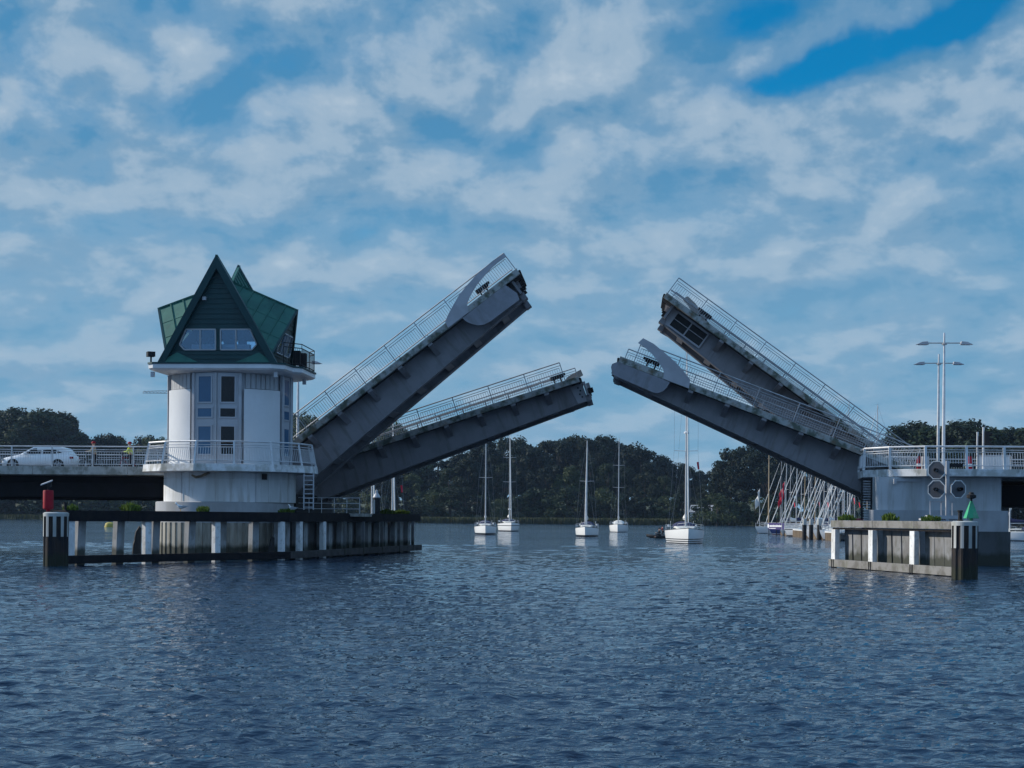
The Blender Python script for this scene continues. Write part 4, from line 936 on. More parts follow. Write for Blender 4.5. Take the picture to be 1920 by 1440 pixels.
b = MB(); p = rl_(at(1705, 902, 94.3)); b.box((p[0], p[1] + .5, 4.86), (1.5, .3, .16)); b.box((p[0] - .75, p[1] + .3, 4.78), (.16, .2, .3)); b.build('work_lamp', M['trim'], rp)
# right approach span
as_ = thing('approach_span', 'dark girder approach span leaving the frame behind the right pier', 'bridge', mat4=Matrix.Translation(bp(0, 0, 0)) @ BROT)
b = MB(); b.box((72, 7.3, Zd - .31), (62, 13.9, .34)); b.build('deck', M['concrete'], as_)
for v in (.17, 14.4):
    b = MB(); b.box((72, v, Zd - .18), (62, .36, .52)); b.build('kerb_beam', M['concrete'], as_)
b = MB(); b.box((72, 7.3, 4.1), (58, 12.4, 1.3)); b.build('girder', M['under'], as_)
span_rail(as_, 14.4, 40.5, 60, Zd + .08, M['rail'], 2.6)
b = MB(); b.box((72, 7.3, Zd - .12), (62, 13.7, .05)); b.build('road_surface', M['asphalt'], as_)
# tall ladder with pale worn rungs
lp = at(1625, 935, 95.6)
ld = thing('pier_ladder', 'tall steel ladder with worn pale rungs at the right pier corner', 'ladder', (lp.x, lp.y, 0), R(-8))
b = MB()
for s_ in (-.27, .27): b.beam((s_, 0, 2.2), (s_, 0, 5.0), .11, .1, up=(0, 1, 0))
b.build('stile', M['dark'], ld)
for i in range(17):
    b = MB(); b.beam((-.24, 0, 2.4 + .15 * i), (.24, 0, 2.4 + .15 * i), .05, .035, up=(0, 0, 1)); b.build('rung', M['rail'] if i < 8 else M['trim'], ld)
# octagonal signal boards on a mast standing on a bracket
sp = at(1776, 960, 89.5)
sg = thing('signal_mast', 'grey signal mast holding three octagonal white rimmed boards with hooded lamps', 'traffic signal', (sp.x, sp.y, 0), R(0))
b = MB(); b.box((0, 0, 4.15), (.17, .17, 3.3)); b.box((-.9, .3, 2.62), (1.0, .5, .10)); b.box((.45, .3, 2.62), (1.3, .5, .10)); b.box((-.2, 0, 4.0), (1.2, .08, .08)); b.box((-.2, 0, 5.05), (.8, .08, .08)); b.build('mast', M['trim'], sg)
b = MB(); b.box((-.1, .25, 2.74), (1.9, .7, .2)); b.build('bracket', M['trim'], sg)
b = MB()
for x in (-.85, -.25, .35):
    b.box((x, .25, 3.15), (.05, .05, .85))
b.box((-.25, .25, 3.58), (1.25, .05, .05)); b.build('handrail', M['trim'], sg)
b = MB(); b.box((.45, -.05, 5.55), (.72, .10, .20)); b.build('side_plate', M['dark'], sg)
for x, z, rr, ang, tint in ((-.62, 5.28, .50, -24, 0), (-.62, 4.24, .50, -24, 0), (.53, 4.26, .49, 16, 1)):
    A = R(ang); ca, sa = math.cos(A), math.sin(A)
    oc = [(rr * math.cos(R(22.5 + 45 * k)) * 1.0, rr * math.sin(R(22.5 + 45 * k)) * 1.06) for k in range(8)]
    def T_(a, d, c): return (x + a * ca + d * sa, -.14 + a * sa - d * ca, z + c)
    b = MB(); b.loft([[T_(a, 0, c) for a, c in oc], [T_(a, .05, c) for a, c in oc]]); bd = b.build('signal_board', M['board'], sg)
    b = MB(); o2 = [(a * 1.0, c * 1.0) for a, c in oc]; i2 = [(a * .90, c * .90) for a, c in oc]
    vs = [T_(a, .062, c) for a, c in o2] + [T_(a, .062, c) for a, c in i2] + [T_(a, .045, c) for a, c in o2] + [T_(a, .045, c) for a, c in i2]
    fs = []
    for k in range(8):
        j = (k + 1) % 8; fs += [(k, j, 8 + j, 8 + k), (16 + k, 24 + k, 24 + j, 16 + j), (k, 16 + k, 16 + j, j), (8 + k, 8 + j, 24 + j, 24 + k)]
    b.add(vs, fs); b.build('rim', M['white'], bd)
    b = MB(); b.lathe([(.10, 0), (.11, .1), (.10, .34)], 12, caps=False)
    b.v = [T_(vx, .06 + vz, vy) for vx, vy, vz in b.v]; b.build('lamp_hood', M['dark'], bd)
    b = MB(); b.lathe([(.001, .05), (.085, .05), (.085, .10), (.001, .13)], 12); b.v = [T_(vx, .06 + vz, vy) for vx, vy, vz in b.v]; b.build('lens', M['lens'], bd)

# ------------------------------------------------------------------ timber fenders
def on_line(A, Bp_, px):
    k = (px - CX) / F; d = Bp_ - A; s_ = (k * A.y - A.x) / (d.x - k * d.y); return A + d * s_
FA, FB, FC = wl(124, 1061), wl(541, 1050.6), wl(788, 1034)
ft = thing('timber_fender', 'long dark timber fender of posts and beams in front of the tower', 'fender', (0, 0, 0))
def outw(A, B_, sign): d = (B_ - A).normalized(); return Vector((d.y, -d.x, 0)) * sign
oL = outw(FA, FB, 1); oL2 = outw(FB, FC, 1)
bk = MB(); bk.beam(FB.lerp(FC, .04) - oL2 * 1.15 + Vector((0, 0, 1.0)), FC - oL2 * 1.15 + Vector((0, 0, 1.0)), .12, 2.6); bk.build('back_panel', M['pile'], ft)
def mitre(d_):
    d1 = (FB - FA).normalized(); d2 = (FC - FB).normalized(); p1, p2 = FB - oL * d_, FB - oL2 * d_
    den = d1.x * d2.y - d1.y * d2.x; w = p2 - p1; k_ = (w.x * d2.y - w.y * d2.x) / den
    return FA - oL * d_, p1 + d1 * k_, FC - oL2 * d_
for d_, zc, wd_, ht_, nm, mats_ in ((.3, 2.43, .62, .48, 'top_beam', ('timberd', 'timberd')), (0, .30, .26, .40, 'bottom_beam', ('timberd', 'timberm')), (.62, 2.70, 1.1, .06, 'walkway_plank', ('timberd', 'timberd'))):
    PA, PB, PC = mitre(d_)
    for A, B_, n, mt_ in ((PA, PB, 4, mats_[0]), (PB, PC, 6, mats_[1])):
        if nm == 'walkway_plank': n = 1
        for i in range(n):
            a, c = A.lerp(B_, i / n), A.lerp(B_, (i + 1) / n); u_ = (c - a).normalized(); g_ = u_ * .010
            e0, e1 = g_, -g_
            if B_ is PB and i == n - 1: e1 = u_ * .06
            if A is PB and i == 0: e0 = u_ * .02
            b = MB(); b.beam(a + e0 + Vector((0, 0, zc)), c + e1 + Vector((0, 0, zc - (.004 if A is PB else 0))), wd_, ht_); b.build(nm, M[mt_], ft, bevel=.015)
def post(parent, p, o_, w, d, z0, z1, mt, name, leanv=0.0):
    b = MB(); dirv = Vector((-o_.y, o_.x, 0)); q = p + dirv * leanv
    b.beam(Vector((p.x, p.y, z0)), Vector((q.x, q.y, z1)), d, w, up=dirv); return b.build(name, mt, parent, bevel=.01)
for px, w in ((137, .40), (281, .42), (411, .40)): post(ft, on_line(FA, FB, px) - oL * .22, oL, w, .28, -.2, 2.2, M['white'], 'timber_post')
for px, w in ((531, .45), (565, .45), (609, .5)): post(ft, on_line(FB, FC, px) - oL2 * .12 if px > 541 else on_line(FA, FB, px) - oL * .12, oL2, w, .28, -.2, 2.2, M['white'], 'timber_post')
for px in (644, 679, 714, 746, 772): post(ft, on_line(FB, FC, px) + oL2 * .08, oL2, .14, .2, .1, 2.2, M['pile'], 'steel_post')
for px in (165, 238, 305, 372, 432, 493): post(ft, on_line(FA, FB, px) - oL * .75, oL, .50, .34, -1.2, 2.25, M['rakedp'], 'raked_pile', .16 if px < 400 else .08)
for px in (543, 556, 576, 589, 622, 635, 658, 672, 694, 707, 727, 738, 756, 766, 780): post(ft, on_line(FB, FC, px) - oL2 * .70, oL2, .62, .34, -1.2, 2.25, M['rakedp'], 'raked_pile', .10)
def ragged(parent, c, o_, w, h, seed):
    g = random.Random(seed); d = Vector((-o_.y, o_.x, 0)); pts = [(-w / 2, 0), (w / 2, 0), (w / 2, h * .92), (w * .3, h), (w * .05, h * .88), (-w * .1, h * .8), (-w * .22, h * .62), (-w * .3, h * .5), (-w * .42, h * .35)]
    b = MB(); fr = [c + d * (a + g.uniform(-.02, .02)) + Vector((0, 0, .5 + z)) for a, z in pts]; n = len(fr)
    b.add(fr + [p - o_ * .06 for p in fr], [tuple(range(n)), tuple(range(2 * n - 1, n - 1, -1))] + [(i, (i + 1) % n, n + (i + 1) % n, n + i) for i in range(n)]); b.build('torn_rubber_sheet', M['black'], parent)
ragged(ft, on_line(FA, FB, 265) - oL * .3, oL, .55, 1.45, 3); ragged(ft, on_line(FA, FB, 517) - oL * .3, oL, .5, .85, 4)
GA, GB = wl(1792, 1082), wl(1558, 1063.5)
oR = outw(GA, GB, -1)
fr_ = thing('timber_fender', 'short grey timber fender with three bright white posts by the right pier', 'fender', (0, 0, 0))
cut = [1558, 1636, 1714, 1794]
for i in range(3):
    a, c = on_line(GA, GB, cut[i]), on_line(GA, GB, cut[i + 1]); g_ = (c - a).normalized() * .012
    b = MB(); b.beam(a + g_ + Vector((0, 0, 2.34)) - oR * .3, c - g_ + Vector((0, 0, 2.34)) - oR * .3, .62, .36); b.build('top_beam', M['timber'], fr_, bevel=.015)
    b = MB(); b.beam(a + g_ + Vector((0, 0, 2.09)) - oR * .34, c - g_ + Vector((0, 0, 2.09)) - oR * .34, .5, .10); b.build('ledge_plank', M['timberd'], fr_)
    b = MB(); b.beam(a + g_ + Vector((0, 0, .24)), c - g_ + Vector((0, 0, .24)), .26, .40); b.build('bottom_beam', M['timber'], fr_, bevel=.015)
for px in (1566, 1636, 1714): 
    q_ = on_line(GA, GB, px); post(fr_, q_ - oR * .02, oR, .52, .26, .44, 2.04, M['white'], 'timber_post')
    for e_ in (-.12, .12): post(fr_, q_ + oR * .05 + (GB - GA).normalized() * e_, oR, .06, .22, -.1, .45, M['dark'], 'strap')
for px in (1576, 1592, 1608, 1623, 1648, 1666, 1684, 1700, 1727, 1745, 1763, 1781): post(fr_, on_line(GA, GB, px) - oR * .7, oR, .95, .34, -1.2, 2.1, M['pile'], 'raked_pile', -.22)

def dolphin(label, c, r, ztop, seed):
    t = thing('mooring_dolphin', label, 'dolphin', (c.x, c.y, 0))
    n = 40; b = MB(); prof = []
    for i in range(n):
        k = 1.0 if (i // 2) % 2 == 0 else .90; a = 2 * math.pi * (i + .5) / n; prof.append((r * k * math.sin(a), -r * k * math.cos(a)))
    b.loft([[(x, y, -1.5) for x, y in prof], [(x, y, ztop) for x, y in prof]]); b.build('sheet_pile', M['sheet'], t)
    b = MB()
    for i in range(0, n, 4):
        a0, a1 = 2 * math.pi * (i + .15) / n, 2 * math.pi * (i + 1.85) / n
        b.lathe([(r * .98, ztop - 1.12), (r * 1.012, ztop - 1.12), (r * 1.012, ztop - .12), (r * .98, ztop - .12)], 2, a0, a1)
    b.build('white_stripe', M['pile_stripe'], t)
    b = MB(); b.lathe([(r * 1.02, ztop - .14), (r * 1.03, ztop + .02), (r * .9, ztop + .06), (.01, ztop + .08)], 40); b.build('cap', M['pile_stripe'], t)
    return t
dl = wl(98, 1062); dolphin('black and white striped dolphin carrying the red mark at left', dl + Vector((0, .6, 0)), .60, 2.56, 1)
dr = wl(1815, 1087); dolphin('black and white striped dolphin carrying the green cone at right', dr + Vector((0, .55, 0)), .56, 2.48, 2)
def bollard(label, p, h, r):
    b = MB(); b.lathe([(r * 1.5, 0), (r * 1.5, .04), (r, .06), (r, h * .8), (r * 1.35, h * .85), (r * 1.35, h), (.01, h)], 14)
    o = b.build('bollard', M['dark'], loc=p); tag(o, label, 'bollard')
bollard('small dark bollard beside the red mark on the left fender end', on_line(FA, FB, 128) + Vector((0, .2, 2.70)) - oL * .3, .42, .07)
bollard('small rusty bollard in front of the green cone', Vector((dr.x - .28, dr.y + .3, 2.55)), .46, .09)
# red can mark and green cone mark
mk = thing('navigation_mark', 'red can shaped navigation mark with solar panel at the left', 'navigation mark', (dl.x - .36, dl.y + .5, 2.66))
b = MB(); b.lathe([(.10, 0), (.10, .13)], 12); b.lathe([(.21, .10), (.25, .15), (.25, .97), (.23, 1.03), (.01, 1.04)], 20); b.build('can', M['red'], mk, smooth=True)
b = MB(); b.tube([(0, 0, 1.05), (0, 0, 1.26)], .04, 8); b.box((.05, 0, 1.3), (.2, .2, .2)); b.build('lantern', M['dark'], mk)
b = MB(); b.beam((-.36, .05, 1.30), (.16, .05, 1.50), .36, .05, up=(-.3, -.2, 1)); b.build('solar_panel', M['trim'], mk)
mk = thing('navigation_mark', 'green cone shaped navigation mark with black lantern at the right', 'navigation mark', (dr.x + .27, dr.y + .55, 2.56))
b = MB(); b.tube([(0, 0, 0), (0, 0, .2)], .08, 8); b.lathe([(.37, .10), (.385, .12), (.06, .85), (.01, .88)], 4, R(45), R(405)); b.build('cone', M['green'], mk)
b = MB(); b.tube([(0, 0, .86), (0, 0, .98)], .05, 8); b.lathe([(.10, .96), (.21, 1.0), (.21, 1.12), (.12, 1.16), (.10, 1.24), (.01, 1.26)], 12); b.build('lantern', M['dark'], mk)

# ------------------------------------------------------------------ plants and gulls on the fenders
def tuft(label, p, h, w, n, seed):
    g = random.Random(seed); b = MB()
    for i in range(n):
        x, y = max(-w * .6, min(w * .6, g.gauss(0, w * .38))), g.gauss(0, .18); a = g.uniform(0, 6.28); l = g.uniform(.45, 1.15) * h * (math.exp(-(x / w) ** 2 * 1.6) * .8 + .15 + .25 * math.sin(9 * x + seed) ** 2); sp = g.uniform(.1, .6) * h
        ux, uy = math.cos(a), math.sin(a); bw = .02 + .02 * g.random()
        m_ = (x + ux * sp * .4, y + uy * sp * .4, l * .65); e = (x + ux * sp, y + uy * sp, l)
        b.add([(x - uy * bw, y + ux * bw, 0), (x + uy * bw, y - ux * bw, 0), (m_[0] + uy * bw * 1.5, m_[1] - ux * bw * 1.5, m_[2]), e, (m_[0] - uy * bw * 1.5, m_[1] + ux * bw * 1.5, m_[2])], [(0, 1, 2, 3, 4)])
    o = b.build('plant_tuft', M['grass'], loc=p); tag(o, label, 'plant', 'weeds growing on the fenders')
fp = lambda px, A=FA, B_=FB, o_=oL, z=2.72: on_line(A, B_, px) - o_ * .5 + Vector((0, 0, z))
tuft('low grass tuft beside the small bollard on the left fender', fp(146), .28, .5, 120, 1)
tuft('bushy green weed on the left fender before the tower plinth', fp(258), .38, .7, 260, 2)
tuft('round green weed below the middle of the tower', fp(394), .30, .45, 200, 3)
tuft('sparse grass beside the gull at the tower ladder', fp(552, FB, FC, oL2), .22, .7, 140, 4)
tuft('yellowish moss clump near the right end of the left fender', fp(740, FB, FC, oL2), .30, .8, 260, 5)
tuft('yellowish moss clump at the very end of the left fender', fp(764, FB, FC, oL2), .30, .9, 260, 6)
rpz = lambda px: on_line(GA, GB, px) - oR * .5 + Vector((0, 0, 2.53))
tuft('green weed beside the tall ladder on the right fender', rpz(1651), .36, .55, 220, 7)
tuft('green weed in the middle of the right fender top', rpz(1727), .26, .6, 200, 8)
tuft('dark weed at the marina end of the right fender', rpz(1571), .30, .7, 160, 9)
def gull(label, p, rz):
    t = thing('gull', label, 'gull', p, rz, 'gulls resting on the left fender'); t.scale = (1.25, 1.25, 1.25)
    b = MB(); secs = []
    for x, rr, z in ((-.22, .015, .20), (-.12, .06, .20), (0, .085, .19), (.10, .08, .21), (.16, .05, .27), (.185, .045, .325), (.22, .048, .35), (.255, .035, .35), (.27, .01, .345)):
        secs.append([(x, rr * math.cos(2 * math.pi * k / 10), z + rr * math.sin(2 * math.pi * k / 10)) for k in range(10)])
    b.loft(secs); b.build('body', M['gull'], t, smooth=True)
    for s_ in (-1, 1):
        b = MB(); b.loft([[(.08, s_ * .07, .25), (.08, s_ * .09, .19), (.08, s_ * .08, .2)], [(-.10, s_ * .075, .26), (-.10, s_ * .085, .17), (-.10, s_ * .07, .2)], [(-.30, s_ * .02, .235), (-.30, s_ * .03, .215), (-.30, s_ * .02, .22)]]); b.build('wing', M['gullg'], t)
        b = MB(); b.tube([(.02, s_ * .03, .12), (.02, s_ * .03, 0), (.06, s_ * .035, .0)], .008, 5); b.build('leg', M['beak'], t)
    b = MB(); b.tube([(.265, 0, .345), (.32, 0, .335)], [.012, .004], 6); b.build('beak', M['beak'], t)
gull('white gull lying on the fender below the tower drum', fp(352), R(180))
gull('white gull standing near the tower ladder on the fender', fp(564, FB, FC, oL2), R(150))

# ------------------------------------------------------------------ street lamps and road signals
def lamp(label, p):
    t = thing('street_lamp', label, 'street lamp', p, -BA, 'twin arm street lamps on the bridge')
    b = MB(); b.tube([(0, 0, 0), (0, 0, 4), (0, 0, 8.55)], [.115, .095, .055], 10); b.box((0, 0, .04), (.4, .4, .08)); b.build('pole', M['rail'], t, smooth=True)
    b = MB(); b.tube([(-1.1, 0, 7.93), (1.1, 0, 7.93)], .035, 6); b.lathe([(.16, 7.82), (.16, 7.88), (.06, 7.97)], 10); b.build('arm', M['railg'], t)
    for s_ in (-1, 1):
        b = MB(); b.prism([(s_ * .95, 7.83), (s_ * 1.72, 7.83), (s_ * 1.35, 8.0), (s_ * 1.0, 8.03)], 'y', -.17, .17); h = b.build('lamp_head', M['trim'], t, bevel=.02)
        b = MB(); b.box((s_ * 1.3, 0, 7.82), (.5, .26, .03)); b.build('lens', M['lens'], h)
u1, _ = br(1769, 845, .9); u2, _ = br(1759, 845, 14.0); u3, _ = br(558, 850, 14.0)
lamp('taller looking twin arm street lamp, nearer of the right pair', bp(u1, .9, Zd)); lamp('farther twin arm street lamp of the right pair', bp(u2, 14.0, Zd))
lamp('twin arm street lamp half hidden behind the control tower', bp(u3, 14.0, Zd))
for (px, pyt, v, lab) in ((1833, 810, 12.5, 'shorter road traffic light seen from the side at right'), (1844, 801, 2.2, 'taller road traffic light seen from the side at right')):
    u_, zt = br(px, pyt, v); t = thing('traffic_light', lab, 'traffic light', bp(u_, v, Zd), -BA)
    b = MB(); b.tube([(0, 0, 0), (0, 0, zt - Zd)], .07, 8); b.build('pole', M['rail'], t); hh = zt - Zd
    b = MB(); b.box((.2, 0, hh - .75), (.26, .3, 1.0)); hd = b.build('signal_head', M['dark'], t)
    for k in range(3):
        b = MB(); b.tube([(.33, 0, hh - .42 - .31 * k), (.52, 0, hh - .44 - .31 * k)], .11, 8); b.build('hood', M['dark'], hd)
for px, v, lab in ((1723, 3.0, 'red post behind the right platform railing, left of the signal boards'), (1819, 3.0, 'red post behind the right platform railing, right of the signal boards')):
    u_, _ = br(px, 870, v); t = thing('barrier_post', lab, 'barrier', bp(u_, v, Zd), -BA)
    b = MB(); b.box((0, 0, .55), (.22, .22, 1.1)); b.build('post', M['red'], t); b = MB(); b.box((0, 0, .55), (.24, .24, .18)); b.build('band', M['white'], t)
u_, _ = br(1697, 870, 3.5); t = thing('barrier_boom', 'lowered white lattice barrier boom behind the right platform railing', 'barrier', bp(u_, 3.5, Zd), -BA)
b = MB(); b.tube([(-1.2, 0, 1.05), (1.0, 0, 1.05)], .05, 6); b.tube([(-1.1, 0, .15), (1.0, 0, .15)], .03, 6)
for i in range(8): b.tube([(-1.1 + .26 * i, 0, 1.05), (-.84 + .26 * i, 0, .15)], .018, 4); b.tube([(-.84 + .26 * i, 0, 1.05), (-1.1 + .26 * i, 0, .15)], .018, 4)
b.build('boom', M['white'], t); b = MB(); b.box((1.25, 0, .55), (.4, .5, 1.1)); b.build('housing', M['clad'], t)
u_, _ = br(1863, 870, 4.0); t = thing('control_cabinet', 'wide white control cabinet behind the railing near the right edge', 'cabinet', bp(u_, 4.0, Zd), -BA)
b = MB(); b.box((0, 0, .6), (1.9, .5, 1.1)); b.build('body', M['white'], t, bevel=.02); b = MB(); b.box((0, 0, 1.19), (2.0, .6, .08)); b.build('top', M['trim'], t)
for x in (-.48, .48):
    b = MB(); b.box((x, -.26, .6), (.86, .03, .95)); b.build('door', M['panel'], t)

# ------------------------------------------------------------------ white car
u0, _ = br(10, 850, 4.0); u1, _ = br(143, 850, 4.0); CL = u1 - u0
car = thing('parked_car', 'white hatchback car waiting on the left approach, facing left', 'car', bp(u0, 4.0, Zd - .09), -BA)
k = CL / 4.4
def sec(x, w, zlo, zhi, cr_=.12):
    return [(x * k, -w, zlo + .12), (x * k, -w - .02, (zlo + zhi) / 2), (x * k, -w + .03, zhi - cr_), (x * k, -w + .16, zhi), (x * k, w - .16, zhi), (x * k, w - .03, zhi - cr_), (x * k, w + .02, (zlo + zhi) / 2), (x * k, w, zlo + .12), (x * k, w - .1, zlo), (x * k, -w + .1, zlo)]
b = MB(); b.loft([sec(0, .62, .38, .60, .05), sec(.06, .74, .28, .72), sec(.30, .84, .22, .82), (sec(.9, .88, .2, .95)), sec(1.25, .89, .2, 1.02), sec(2.4, .90, .2, 1.04), sec(3.5, .90, .2, 1.06), sec(4.15, .87, .24, 1.04), sec(4.36, .80, .3, .92), sec(4.40, .74, .4, .78, .06)])
body = b.build('body', M['car'], car, smooth=True)
b = MB(); gh = lambda x, w, z0, z1: [(x * k, -w, z0), (x * k, -w + .14, z1), (x * k, w - .14, z1), (x * k, w, z0)]
b.loft([gh(1.12, .80, .98, 1.0), gh(1.55, .80, 1.0, 1.26), gh(2.0, .80, 1.0, 1.52), gh(2.5, .80, 1.0, 1.59), gh(3.3, .80, 1.0, 1.57), gh(3.9, .79, 1.0, 1.44), gh(4.22, .74, 1.0, 1.05)])
b.build('roof', M['car'], car, smooth=True)
for s_ in (-1, 1):
    for poly in ([(1.42, 1.06), (1.98, 1.40), (2.50, 1.44), (2.50, 1.06)], [(2.58, 1.06), (2.58, 1.44), (3.15, 1.41), (3.42, 1.30), (3.42, 1.08)], [(3.48, 1.10), (3.48, 1.29), (3.78, 1.15)]):
        b = MB(); yy = lambda z: (.80 - .14 * (z - 1.0) / .5) + .012
        vs = [(x * k, s_ * yy(z), z) for x, z in poly]; n = len(vs); b.add(vs + [(x, y - s_ * .04, z) for x, y, z in vs], [tuple(range(n)), tuple(range(2 * n - 1, n - 1, -1))] + [(i, (i + 1) % n, n + (i + 1) % n, n + i) for i in range(n)])
        b.build('side_window', M['glass'], car)
    for x in (.78, 3.55):
        b = MB(); b.tube([(x * k, s_ * .70, .33), (x * k, s_ * .925, .33)], .40, 22); b.build('wheel_arch', M['black'], car)
        b = MB(); b.tube([(x * k, s_ * .74, .32), (x * k, s_ * .945, .32)], .325, 22); wh = b.build('wheel', M['black'], car)
        b = MB()
        for j in range(5): a = j * 1.2566; b.beam((x * k, s_ * .95, .32), (x * k + .21 * math.cos(a), s_ * .95, .32 + .21 * math.sin(a)), .06, .03, up=(0, 1, 0))
        b.tube([(x * k + .22 * math.cos(a), s_ * .95, .32 + .22 * math.sin(a)) for a in np.linspace(0, 6.283, 19)[:-1]], .02, 5, closed=True); b.build('rim', M['trim'], wh)
    b = MB(); b.box((.14 * k, s_ * .70, .66), (.22, .2, .1), -s_ * .5); b.build('headlight', M['lens'], car)
    b = MB(); b.box((4.33 * k, s_ * .72, .82), (.12, .24, .14), s_ * .3); b.build('taillight', M['red'], car)
    b = MB(); b.box((1.6 * k, s_ * .99, 1.06), (.16, .2, .13)); b.build('wing_mirror', M['car'], car)
b = MB(); b.box((2.1 * k, 0, .24), (2.2 * k, 1.84, .1)); b.build('sill', M['black'], car)

# ------------------------------------------------------------------ people and bicycles
def skin_mesh(name, pts, edges, rad, mt, parent, sub=2):
    me = bpy.data.meshes.new(name); bm_ = bmesh.new(); lay = bm_.verts.layers.skin.verify()
    vs = [bm_.verts.new(p) for p in pts]
    for v, r in zip(vs, rad): v[lay].radius = (r, r) if not isinstance(r, tuple) else r
    vs[0][lay].use_root = True
    for a, c in edges: bm_.edges.new((vs[a], vs[c]))
    bm_.to_mesh(me); bm_.free(); me.materials.append(mt)
    o = bpy.data.objects.new(name, me); COL.objects.link(o); o.parent = parent
    o.modifiers.new('skin', 'SKIN').use_smooth_shade = True
    s_ = o.modifiers.new('subsurf', 'SUBSURF'); s_.levels = sub; s_.render_levels = sub
    return o
def person(label, p, rz, top, legs, helmet=None, sit=False, hh=1.75, group=None, hat=None):
    """facing +x in its own frame, arms forward on a handlebar"""
    t = thing('person', label, 'person', p, rz, group); k = hh / 1.75
    if not sit: hip = .92; kn = ((.03, .10, .50), (.10, -.10, .50)); an = ((-.08, .11, .09), (.14, -.11, .09)); toe = ((.10, .12, .04), (.33, -.12, .04))
    else: hip = .40; kn = ((.42, .16, .46), (.42, -.16, .46)); an = ((.50, .16, .08), (.50, -.16, .08)); toe = ((.68, .17, .05), (.68, -.17, .05))
    ln = .06 if not sit else .04
    J = [(0, 0, hip), (ln * .5, 0, hip + .25), (ln, 0, hip + .46), (ln + .01, 0, hip + .56), (ln + .03, 0, hip + .68), (ln + .035, 0, hip + .78)]
    rd = [.14, .13, .15, .055, .098, .075]; E = [(0, 1), (1, 2), (2, 3), (3, 4), (4, 5)]
    for i, s_ in enumerate((1, -1)):
        n = len(J); J += [(ln, s_ * .20, hip + .47), (ln + .12, s_ * .25, hip + .22), (ln + .36, s_ * .22, hip + .20), (ln + .45, s_ * .20, hip + .21)]; rd += [.062, .047, .036, .034]; E += [(2, n), (n, n + 1), (n + 1, n + 2), (n + 2, n + 3)]
        n = len(J); J += [(0, s_ * .09, hip - .06), kn[i], an[i], toe[i]]; rd += [.088, .062, .045, .04]; E += [(0, n), (n, n + 1), (n + 1, n + 2), (n + 2, n + 3)]
    S_ = lambda P_: [tuple(c * k for c in q_) for q_ in P_]
    skin_mesh('body', S_(J), E, [r * k for r in rd], M['skin'], t)
    for s_ in (1, -1):
        b = MB()
        for f_ in range(4):
            y0 = s_ * (.20 - .022 * f_ + .033); l = (.075, .085, .08, .06)[f_]
            b.tube([((ln + .45) * k, y0 * k, (hip + .22) * k), ((ln + .45 + l * .6) * k, y0 * k, (hip + .225) * k), ((ln + .45 + l * .75) * k, y0 * k, (hip + .18) * k)], [.011, .010, .008], 5)
        b.tube([((ln + .44) * k, s_ * .17 * k, (hip + .22) * k), ((ln + .49) * k, s_ * .14 * k, (hip + .20) * k)], [.012, .009], 5); b.build('fingers', M['skin'], t)
    n6 = [(0, 0, hip - .04)] + J[1:3] + [(ln, 0, hip + .50)] + J[6:9] + J[14:17]
    skin_mesh('jacket', S_(n6), [(0, 1), (1, 2), (2, 3), (2, 4), (4, 5), (5, 6), (2, 7), (7, 8), (8, 9)], [r * k for r in (.158, .152, .170, .075, .078, .064, .05, .078, .064, .05)], top, t)
    lg = [(0, 0, hip), (0, .09, hip - .06), kn[0], an[0], (0, -.09, hip - .06), kn[1], an[1]]
    skin_mesh('trousers', S_(lg), [(0, 1), (1, 2), (2, 3), (0, 4), (4, 5), (5, 6)], [r * k for r in (.150, .106, .080, .066, .106, .080, .066)], legs, t)
    for i in range(2):
        a, c = an[i], toe[i]; b = MB(); b.loft([[((x - .04) * k if e == 0 else x * k, (y + dy_) * k, z * k) for dy_, z in ((-.045, .0), (.045, .0), (.04, .10 - .05 * e), (-.04, .10 - .05 * e))] for e, (x, y) in enumerate(((a[0], a[1]), (c[0] + .05, c[1])))]); b.build('shoe', M['black'], t)
    hx, hz = (ln + .03) * k, (hip + .70) * k
    b = MB()
    for s_ in (1, -1): b.tube([(hx + .093 * k, s_ * .034 * k, hz + .01), (hx + .105 * k, s_ * .034 * k, hz + .01)], .012, 6)
    b.box((hx + .10 * k, 0, hz - .055), (.02, .05, .012)); b.build('eyes_and_mouth', M['trousers'], t)
    b = MB(); b.tube([(hx + .085 * k, 0, hz + .01), (hx + .125 * k, 0, hz - .025)], [.010, .016], 6); 
    for s_ in (1, -1): b.box((hx, s_ * .098 * k, hz - .01), (.05, .02, .065))
    b.build('nose_and_ears', M['skin'], t)
    if helmet:
        b = MB(); b.lathe([(.001, .135), (.06, .125), (.105, .085), (.13, .03), (.128, -.005), (.105, .0), (.10, .02)], 16, c=(0, 0)); b.v = [(hx + x * 1.15, y, hz + .03 + z) for x, y, z in b.v]; b.build('helmet', helmet, t, smooth=True)
    else:
        b = MB(); b.lathe([(.001, .125), (.06, .118), (.10, .075), (.112, .02), (.10, -.04), (.08, -.05)], 14); b.v = [(hx - .012 + x, y, hz + .01 + z) for x, y, z in b.v]; b.build('hair' if not hat else 'cap', hat or M['trousers'], t, smooth=True)
    return t
